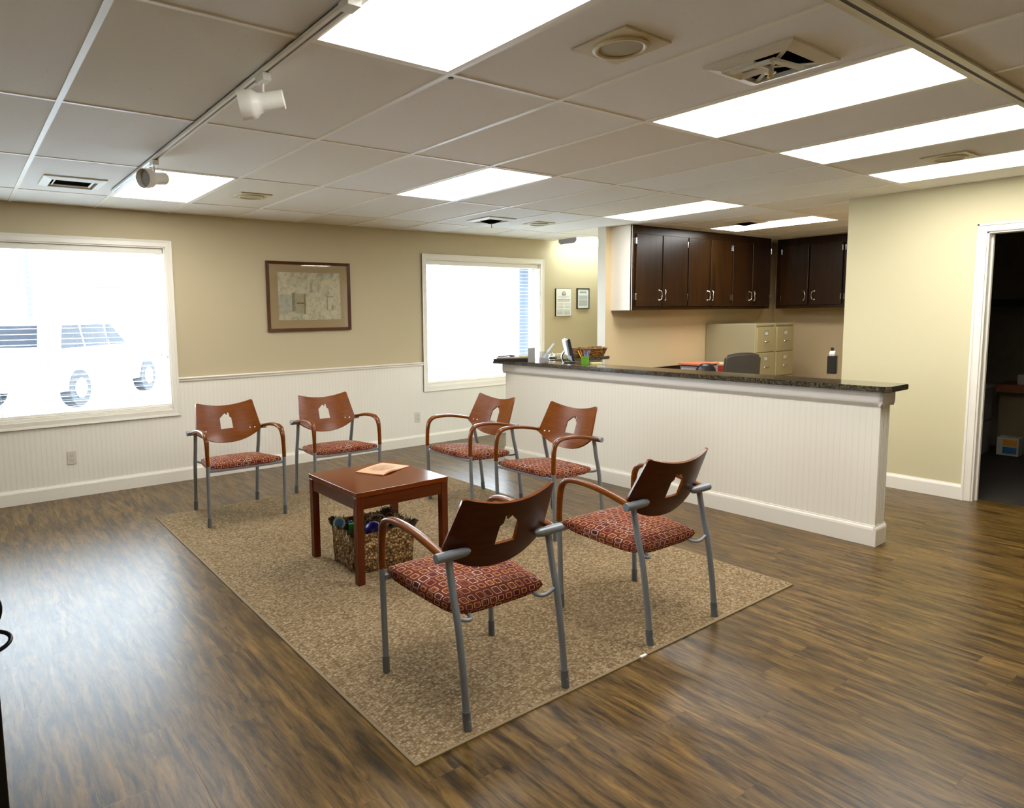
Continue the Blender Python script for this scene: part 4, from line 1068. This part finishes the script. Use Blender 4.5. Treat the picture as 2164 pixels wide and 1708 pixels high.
# framed notices
M_ink = plain('grey_print_ink', rgb(120, 122, 126), .8); M_ink2 = plain('black_print_ink', rgb(30, 30, 34), .8)
def text_rows(bm, x0, x1, z0, z1, n, th, y=-.0142):
    for k in range(n):
        z = z1 - (z1 - z0) * (k + .5) / n; x = x0
        while x < x1 - .004:
            w = random.uniform(.006, .020); w = min(w, x1 - x)
            box(bm, x, x + w, y, y + .0006, z - th, z + th); x += w + .004
o = thing('framed_notice', 'larger white framed notice with a house emblem, left of the pair by the far window', 'notice', (6.713, WY - .0003, 1.664), 0, 'framed notices on the wall')
nw, nh = .148, .186
bm = NB(); ring_frame(bm, -nw, nw, -nh, nh, .006, FN, 0, .02); link('frame', bm, M_black, o)
bm = NB(); box(bm, -nw + .005, nw - .005, -.0205, -.002, -nh + .005, nh - .005); link('sheet', bm, M_paper, o)
bm = NB(); E_ = -.0208
P = [(-.030, .125 - .02), (-.036, .128 - .005), (0, .155), (.036, .123), (.030, .105), (.030, .095), (-.030, .095)]
bm2 = NB(); prism(bm2, [(-.034, .095), (.034, .095), (.034, .128), (0, .152), (-.034, .128)], lambda u, v, d: (u, d, v), E_ - .0006, E_ + .0001); link('house_emblem', bm2, M_ink2, o)
bm2 = NB(); prism(bm2, [(-.024, .104), (.024, .104), (.024, .125), (0, .142), (-.024, .125)], lambda u, v, d: (u, d, v), E_ - .0012, E_ - .0007); e_ = link('emblem_field', bm2, M_paper, o)
bm2 = NB(); box(bm2, -.008, .008, E_ - .0018, E_ - .0013, .106, .122); box(bm2, -.003, .003, E_ - .0018, E_ - .0013, .122, .130); link('emblem_figure', bm2, M_ink2, o)
bm = NB()
text_rows(bm, -.10, .10, .070, .084, 1, .002, E_); text_rows(bm, -.045, .045, .056, .068, 1, .002, E_)
text_rows(bm, -.118, .118, .012, .048, 3, .0035, E_)
for xa, xb in ((-.115, -.01), (.02, .125)):
    text_rows(bm, xa, xb, -.04, -.01, 2, .0022, E_); text_rows(bm, xa, xb, -.075, -.052, 2, .0022, E_); text_rows(bm, xa, xb, -.10, -.09, 1, .0022, E_)
text_rows(bm, -.13, .13, -.116, -.106, 1, .0028, E_)
text_rows(bm, -.13, -.02, -.165, -.12, 4, .0028, E_); text_rows(bm, .0, .12, -.165, -.12, 4, .0028, E_)
link('printed_lines', bm, M_ink, o)
o = thing('framed_notice', 'smaller black framed notice with a dense text block, right of the pair', 'notice', (7.098, WY - .0003, 1.716), 0, 'framed notices on the wall')
nw, nh = .122, .143
bm = NB(); ring_frame(bm, -nw, nw, -nh, nh, .012, FN, 0, .02); link('frame', bm, M_black, o)
bm = NB(); box(bm, -nw + .011, nw - .011, -.0135, -.002, -nh + .011, nh - .011); link('sheet', bm, plain('pale_grey_sheet', rgb(222, 228, 228), .8), o)
bm = NB(); text_rows(bm, -.065, .065, .075, .1, 2, .005); text_rows(bm, -.085, .085, -.01, .045, 6, .0022); text_rows(bm, -.085, .085, -.10, -.02, 9, .0022); link('printed_lines', bm, M_ink, o)

# ------------------------------------------------------------------ dark room beyond the doorway
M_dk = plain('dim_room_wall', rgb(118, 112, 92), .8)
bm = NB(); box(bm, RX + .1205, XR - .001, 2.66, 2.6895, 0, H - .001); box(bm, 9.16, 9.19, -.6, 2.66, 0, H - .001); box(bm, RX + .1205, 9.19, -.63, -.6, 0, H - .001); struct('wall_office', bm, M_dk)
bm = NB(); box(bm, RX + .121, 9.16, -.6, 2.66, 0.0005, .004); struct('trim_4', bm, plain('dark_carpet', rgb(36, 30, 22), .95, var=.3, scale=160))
o = thing('upper_cabinet', 'dark upper cabinet in the unlit office beyond the doorway', 'cabinet', (8.75, 2.655, 1.60), radians(-90))
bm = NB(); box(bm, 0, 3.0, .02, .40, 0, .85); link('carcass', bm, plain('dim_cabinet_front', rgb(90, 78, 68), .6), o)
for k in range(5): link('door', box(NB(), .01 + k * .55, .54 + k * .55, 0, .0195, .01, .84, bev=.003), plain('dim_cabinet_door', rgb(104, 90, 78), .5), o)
tag(link('under_cabinet_lamp', box(NB(), -.06, .06, -.9, .0, -.075, -.0005, bev=.006), M_black, None, (8.86, 2.60, 1.60)), 'black strip under the upper cabinet in the dark office', 'lamp')
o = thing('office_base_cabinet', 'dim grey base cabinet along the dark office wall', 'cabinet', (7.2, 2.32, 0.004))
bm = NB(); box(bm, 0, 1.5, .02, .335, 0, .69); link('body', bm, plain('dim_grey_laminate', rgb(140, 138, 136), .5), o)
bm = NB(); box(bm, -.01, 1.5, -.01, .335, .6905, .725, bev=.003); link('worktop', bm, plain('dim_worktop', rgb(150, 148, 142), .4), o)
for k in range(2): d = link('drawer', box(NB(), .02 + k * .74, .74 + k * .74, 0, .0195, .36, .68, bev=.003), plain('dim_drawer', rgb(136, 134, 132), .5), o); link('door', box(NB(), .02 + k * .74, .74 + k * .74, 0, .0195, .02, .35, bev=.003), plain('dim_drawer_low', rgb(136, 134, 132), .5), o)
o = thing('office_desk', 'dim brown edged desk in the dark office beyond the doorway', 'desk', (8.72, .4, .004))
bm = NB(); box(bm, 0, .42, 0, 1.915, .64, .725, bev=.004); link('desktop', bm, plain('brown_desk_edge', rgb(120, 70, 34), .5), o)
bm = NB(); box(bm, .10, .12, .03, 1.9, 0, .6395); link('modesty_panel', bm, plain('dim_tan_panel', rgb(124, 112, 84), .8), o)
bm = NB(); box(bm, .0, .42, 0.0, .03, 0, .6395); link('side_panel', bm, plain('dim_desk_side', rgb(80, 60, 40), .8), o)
o = thing('cardboard_box', 'white box with orange and blue panels on the dark office floor', 'box', (8.66, 2.16, .0042), radians(-90))
bm = NB(); box(bm, -.09, .09, -.02, .12, 0, .185, bev=.002); link('carton', bm, plain('white_carton', rgb(176, 172, 160), .7), o)
bm = NB(); box(bm, -.04, .075, -.0212, -.0203, .102, .165); link('orange_panel', bm, plain('orange_print', rgb(214, 134, 26), .7), o)
bm = NB(); box(bm, -.04, .075, -.0212, -.0203, .02, .088); link('blue_panel', bm, plain('blue_print', rgb(36, 96, 140), .7), o)
tag(link('paper_bin', lathe(NB(), [(.09, 0), (.12, .26), (.115, .26), (.085, .01)], 20, cap1=True), plain('dim_brown_bin', rgb(96, 76, 58), .7), None, (8.62, 1.90, .0042), smooth=40), 'brown bin at the right edge of the doorway beside the box', 'bin')
bm = NB(); box(bm, -.05, .05, -.05, .05, 0, .10, bev=.003); tag(link('desk_carton', bm, plain('white_desk_carton', rgb(170, 168, 160), .7), None, (8.82, 2.10, .7295)), 'small white carton on the dark office desk', 'box')
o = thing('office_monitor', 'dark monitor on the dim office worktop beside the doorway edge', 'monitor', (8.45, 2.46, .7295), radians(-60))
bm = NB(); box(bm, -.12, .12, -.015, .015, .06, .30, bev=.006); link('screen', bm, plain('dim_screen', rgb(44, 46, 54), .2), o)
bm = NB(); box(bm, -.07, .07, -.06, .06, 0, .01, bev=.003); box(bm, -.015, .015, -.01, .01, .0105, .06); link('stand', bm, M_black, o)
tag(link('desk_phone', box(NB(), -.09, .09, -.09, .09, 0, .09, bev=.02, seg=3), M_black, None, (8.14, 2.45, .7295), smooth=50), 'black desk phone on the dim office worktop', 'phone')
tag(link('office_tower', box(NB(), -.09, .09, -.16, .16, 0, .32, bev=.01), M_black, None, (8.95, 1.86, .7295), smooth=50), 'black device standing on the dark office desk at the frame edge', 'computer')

# ------------------------------------------------------------------ black cabinet with iron scrolls at the left edge
FX, FY = .021, 1.25
o = thing('black_cabinet', 'black cabinet cut off by the lower left edge of the photo', 'cabinet', (FX, FY, 0))
bm = NB(); box(bm, -.5, 0, 0, .38, .03, .955, bev=.002); link('body', bm, M_black, o)
link('plinth', box(NB(), -.48, -.01, .01, .37, 0, .0295), M_black, o)
bm = NB(); box(bm, -.5, 0, 0, .38, .9555, .98, bev=.003); link('top', bm, M_black, o)
o = thing('iron_scroll_stand', 'black wrought iron scrolled stand on the cabinet at left edge', 'stand', (-.012, FY + .03, .9805))
Q = lambda cx, cz, r, a0, a1, n=22: [(cx + r * (1 - .35 * k / n) * cos(radians(a0 + (a1 - a0) * k / n)), 0, cz + r * (1 - .35 * k / n) * sin(radians(a0 + (a1 - a0) * k / n))) for k in range(n + 1)]
bm = NB(); tube(bm, [(.0 + .043 * cos(2 * pi * k / 36), 0, .085 + .043 * sin(2 * pi * k / 36)) for k in range(36)], .0035, 8, closed=True, up=Vector((0, 1, 0))); link('ring', bm, M_iron, o, smooth=60)
bm = NB(); tube(bm, [(.012 + .042 * cos(2 * pi * k / 36), .02 * sin(2 * pi * k / 36), .032 + .012 * sin(2 * pi * k / 36)) for k in range(36)], .0035, 8, closed=True, up=Vector((0, 0, 1))); link('foot_scroll', bm, M_iron, o, smooth=60)
bm = NB(); tube(bm, [(.014 + .022 * cos(2 * pi * k / 28), .012 * sin(2 * pi * k / 28), .134 + .006 * sin(2 * pi * k / 28)) for k in range(28)], .0035, 8, closed=True, up=Vector((0, 0, 1))); link('top_scroll', bm, M_iron, o, smooth=60)
bm = NB(); box(bm, -.05, -.03, -.01, .01, 0, .2, bev=.002); box(bm, -.09, .03, -.03, .03, 0, .006, bev=.002); link('post', bm, M_iron, o)

# ------------------------------------------------------------------ outdoors
GZ = -.2
bm = NB(); box(bm, -60, 90, WY + .45, 120, GZ - .1, GZ); struct('ground', bm, plain('pale_wet_concrete', rgb(196, 200, 204), .6, var=.1, scale=.6))
bm = NB(); box(bm, -60, 90, WY + TH + .001, WY + .45, GZ - .1, WZ0 - .1); tb_ = struct('wall_outside', bm, M_outer)
def suv():
    o = thing('parked_suv', 'white vehicle parked outside, seen through the left window blind', 'vehicle', (.66, 15.0, GZ), radians(-38))
    M_body = plain('white_car_paint', rgb(238, 240, 242), .25, coat=.4, var=.01); M_gl = plain('car_window_glass', rgb(26, 34, 46), .15, spec=.2); M_t = plain('tyre_rubber', rgb(20, 24, 30), .8)
    W = .95
    prof = [(-.02, .42), (0, .62), (-.03, 1.0), (.02, 1.16), (.30, 1.70), (.50, 1.78), (2.3, 1.78), (3.05, 1.16), (4.45, 1.04), (4.72, .86), (4.74, .48), (4.6, .36), (.15, .36)]
    bm = NB(); G = []
    for s, k in ((-1, 0), (-1, 1), (1, 1), (1, 0)):
        pass
    def sec(x, w): return [bm.verts.new((w * x if z < 1.1 else w * x * (1 - .14 * (z - 1.1) / .68), y, z)) for y, z in prof]
    L = [sec(-1, W), sec(-.9, W), sec(.9, W), sec(1, W)]
    n = len(prof)
    for a, b in zip(L, L[1:]):
        for k in range(n): bm.faces.new((a[k], a[(k + 1) % n], b[(k + 1) % n], b[k]))
    bm.faces.new(L[0]); bm.faces.new(L[-1])
    link('body', bm, M_body, o, smooth=30)
    for s in (-1, 1):
        for (y0, y1, t0, t1) in ((.38, 1.15, .60, 1.15), (1.22, 2.05, 1.22, 2.05), (2.12, 2.85, 2.12, 2.34)):
            bm = NB(); xl, xt = W + .006, W * (1 - .14 * .5 / .68) + .012
            vs = [bm.verts.new(p) for p in ((s * xl, y0, 1.18), (s * xl, y1, 1.18), (s * xt, t1, 1.62), (s * xt, t0, 1.62))]
            f = bm.faces.new(vs); bmesh.ops.solidify(bm, geom=[f], thickness=.01); link('side_window', bm, M_gl, o)
    bm = NB(); vs = [bm.verts.new(p) for p in ((-.72, .035, 1.22), (.72, .035, 1.22), (.62, .24, 1.62), (-.62, .24, 1.62))]; f = bm.faces.new(vs); bmesh.ops.solidify(bm, geom=[f], thickness=.012); link('rear_window', bm, M_gl, o)
    for s in (-1, 1):
        bm = NB(); x0, x1 = sorted((s * .78, s * .955)); box(bm, x0, x1, -.035, .04, .82, 1.08, bev=.02); link('tail_light', bm, plain('red_lens', rgb(214, 60, 80), .2), o)
    bm = NB(); box(bm, -.96, .96, -.12, .06, .40, .60, bev=.04); link('bumper', bm, M_body, o)
    bm = NB(); box(bm, -.26, .26, -.05, -.02, .70, .84, bev=.005); link('licence_plate', bm, plain('blank_plate', rgb(170, 196, 214), .4), o)
    for s in (-1, 1):
        for y in (.92, 3.75):
            bm = NB(); lathe(bm, [(.20, -.11), (.36, -.11), (.38, -.08), (.38, .08), (.36, .11), (.2, .11)], 28, axis=(1, 0, 0), org=Vector((s * .86, y, .38))); w = link('wheel', bm, M_t, o, smooth=40)
            bm = NB(); lathe(bm, [(.0, 0), (.19, 0), (.2, .02), (.06, .035), (.001, .035)], 20, axis=(s, 0, 0), org=Vector((s * .965, y, .38)), cap1=False); link('hubcap', bm, M_body, w)
    return o
suv()
o = thing('utility_pole', 'faint utility pole with a wire outside the left window', 'pole', (3.4, 42, GZ))
M_pole = plain('weathered_pole', rgb(58, 66, 76), .8)
link('pole', tube(NB(), [(0, 0, 0), (0, 0, 6.2)], .14, 10), M_pole, o)
link('wire', tube(NB(), catmull([(-30, 0, 3.55), (-8, 0, 3.45), (0, 0, 3.5), (10, 0, 3.45), (26, 0, 3.6)], 6), .045, 6, up=Vector((0, 0, 1))), M_pole, o)
o = thing('distant_building', 'faint pale building across the street beyond the far window', 'building', (36.5, 52, GZ))
Mb = plain('pale_siding', rgb(112, 122, 130), .8)
bm = NB(); box(bm, -7, 5, 0, 8, 0, 2.2); link('walls', bm, Mb, o)
bm = NB(); prism(bm, [(-7.4, 2.2), (5.4, 2.2), (4.2, 3.3), (-6, 3.3)], lambda u, v, d: (u, d, v), -.4, 8.4); link('roof', bm, plain('grey_blue_roof', rgb(72, 86, 100), .8), o)
for k in range(4): link('window', box(NB(), -6 + k * 2.8, -4.4 + k * 2.8, -.03, .0, .8, 1.8), plain('far_window', rgb(70, 84, 92), .3), o)

# ------------------------------------------------------------------ light, world, camera
w = bpy.data.worlds.new('overcast_sky'); sc.world = w; w.use_nodes = True
nt = w.node_tree; nt.nodes.clear()
bg = nt.nodes.new('ShaderNodeBackground'); out = nt.nodes.new('ShaderNodeOutputWorld')
bg.inputs['Color'].default_value = (0.80, 0.91, 1.0, 1); bg.inputs['Strength'].default_value = 25.0
nt.links.new(bg.outputs[0], out.inputs[0])
for k, (x0, x1) in enumerate((W1, W2)):
    ld = bpy.data.lights.new('sky_portal', 'AREA'); ld.shape = 'RECTANGLE'; ld.size = x1 - x0; ld.size_y = WZ1 - WZ0
    ld.cycles.is_portal = True
    lo = bpy.data.objects.new('sky_portal', ld); COL.objects.link(lo); lo.location = ((x0 + x1) / 2, WY + .18, (WZ0 + WZ1) / 2); lo.rotation_euler = (radians(-90), 0, 0)

cam = bpy.data.cameras.new('camera'); co = bpy.data.objects.new('camera', cam); COL.objects.link(co); sc.camera = co
Rv = Vector((0.80603, -0.59172, -0.01374)); Uv = Vector((0.07117, 0.07386, 0.99473)); Fv = Vector((0.58759, 0.80275, -0.10165))
m = Matrix((Rv, Uv, -Fv)).transposed().to_4x4(); m.translation = Vector((0, 0, 1.5264)); co.matrix_world = m
cam.sensor_fit = 'HORIZONTAL'; cam.sensor_width = 36.0; cam.lens = 36.0 * 1433.93 / 2164
cam.shift_x = (1082 - 952.716) / 2164; cam.shift_y = (810.711 - 854) / 2164
cam.clip_start = 0.05; cam.clip_end = 300

fl = bpy.data.lights.new('camera_fill', 'POINT'); fl.energy = 5; fl.shadow_soft_size = 0.02; fl.color = (1, .98, .95)  # added weak fill light beside the camera, not a real flash
fo_ = bpy.data.objects.new('camera_fill', fl); COL.objects.link(fo_); fo_.location = (0.03, -0.02, 1.60)
sc.view_settings.view_transform = 'Standard'; sc.view_settings.look = 'None'
sc.view_settings.exposure = 0.0; sc.view_settings.gamma = 1.10
cy = sc.cycles
cy.use_denoising = True; cy.use_adaptive_sampling = True; cy.adaptive_threshold = 0.07; cy.adaptive_min_samples = 16; cy.max_bounces = 6; cy.diffuse_bounces = 4; cy.glossy_bounces = 3; cy.transparent_max_bounces = 12; cy.sample_clamp_indirect = 8.0
cy.caustics_reflective = False; cy.caustics_refractive = False
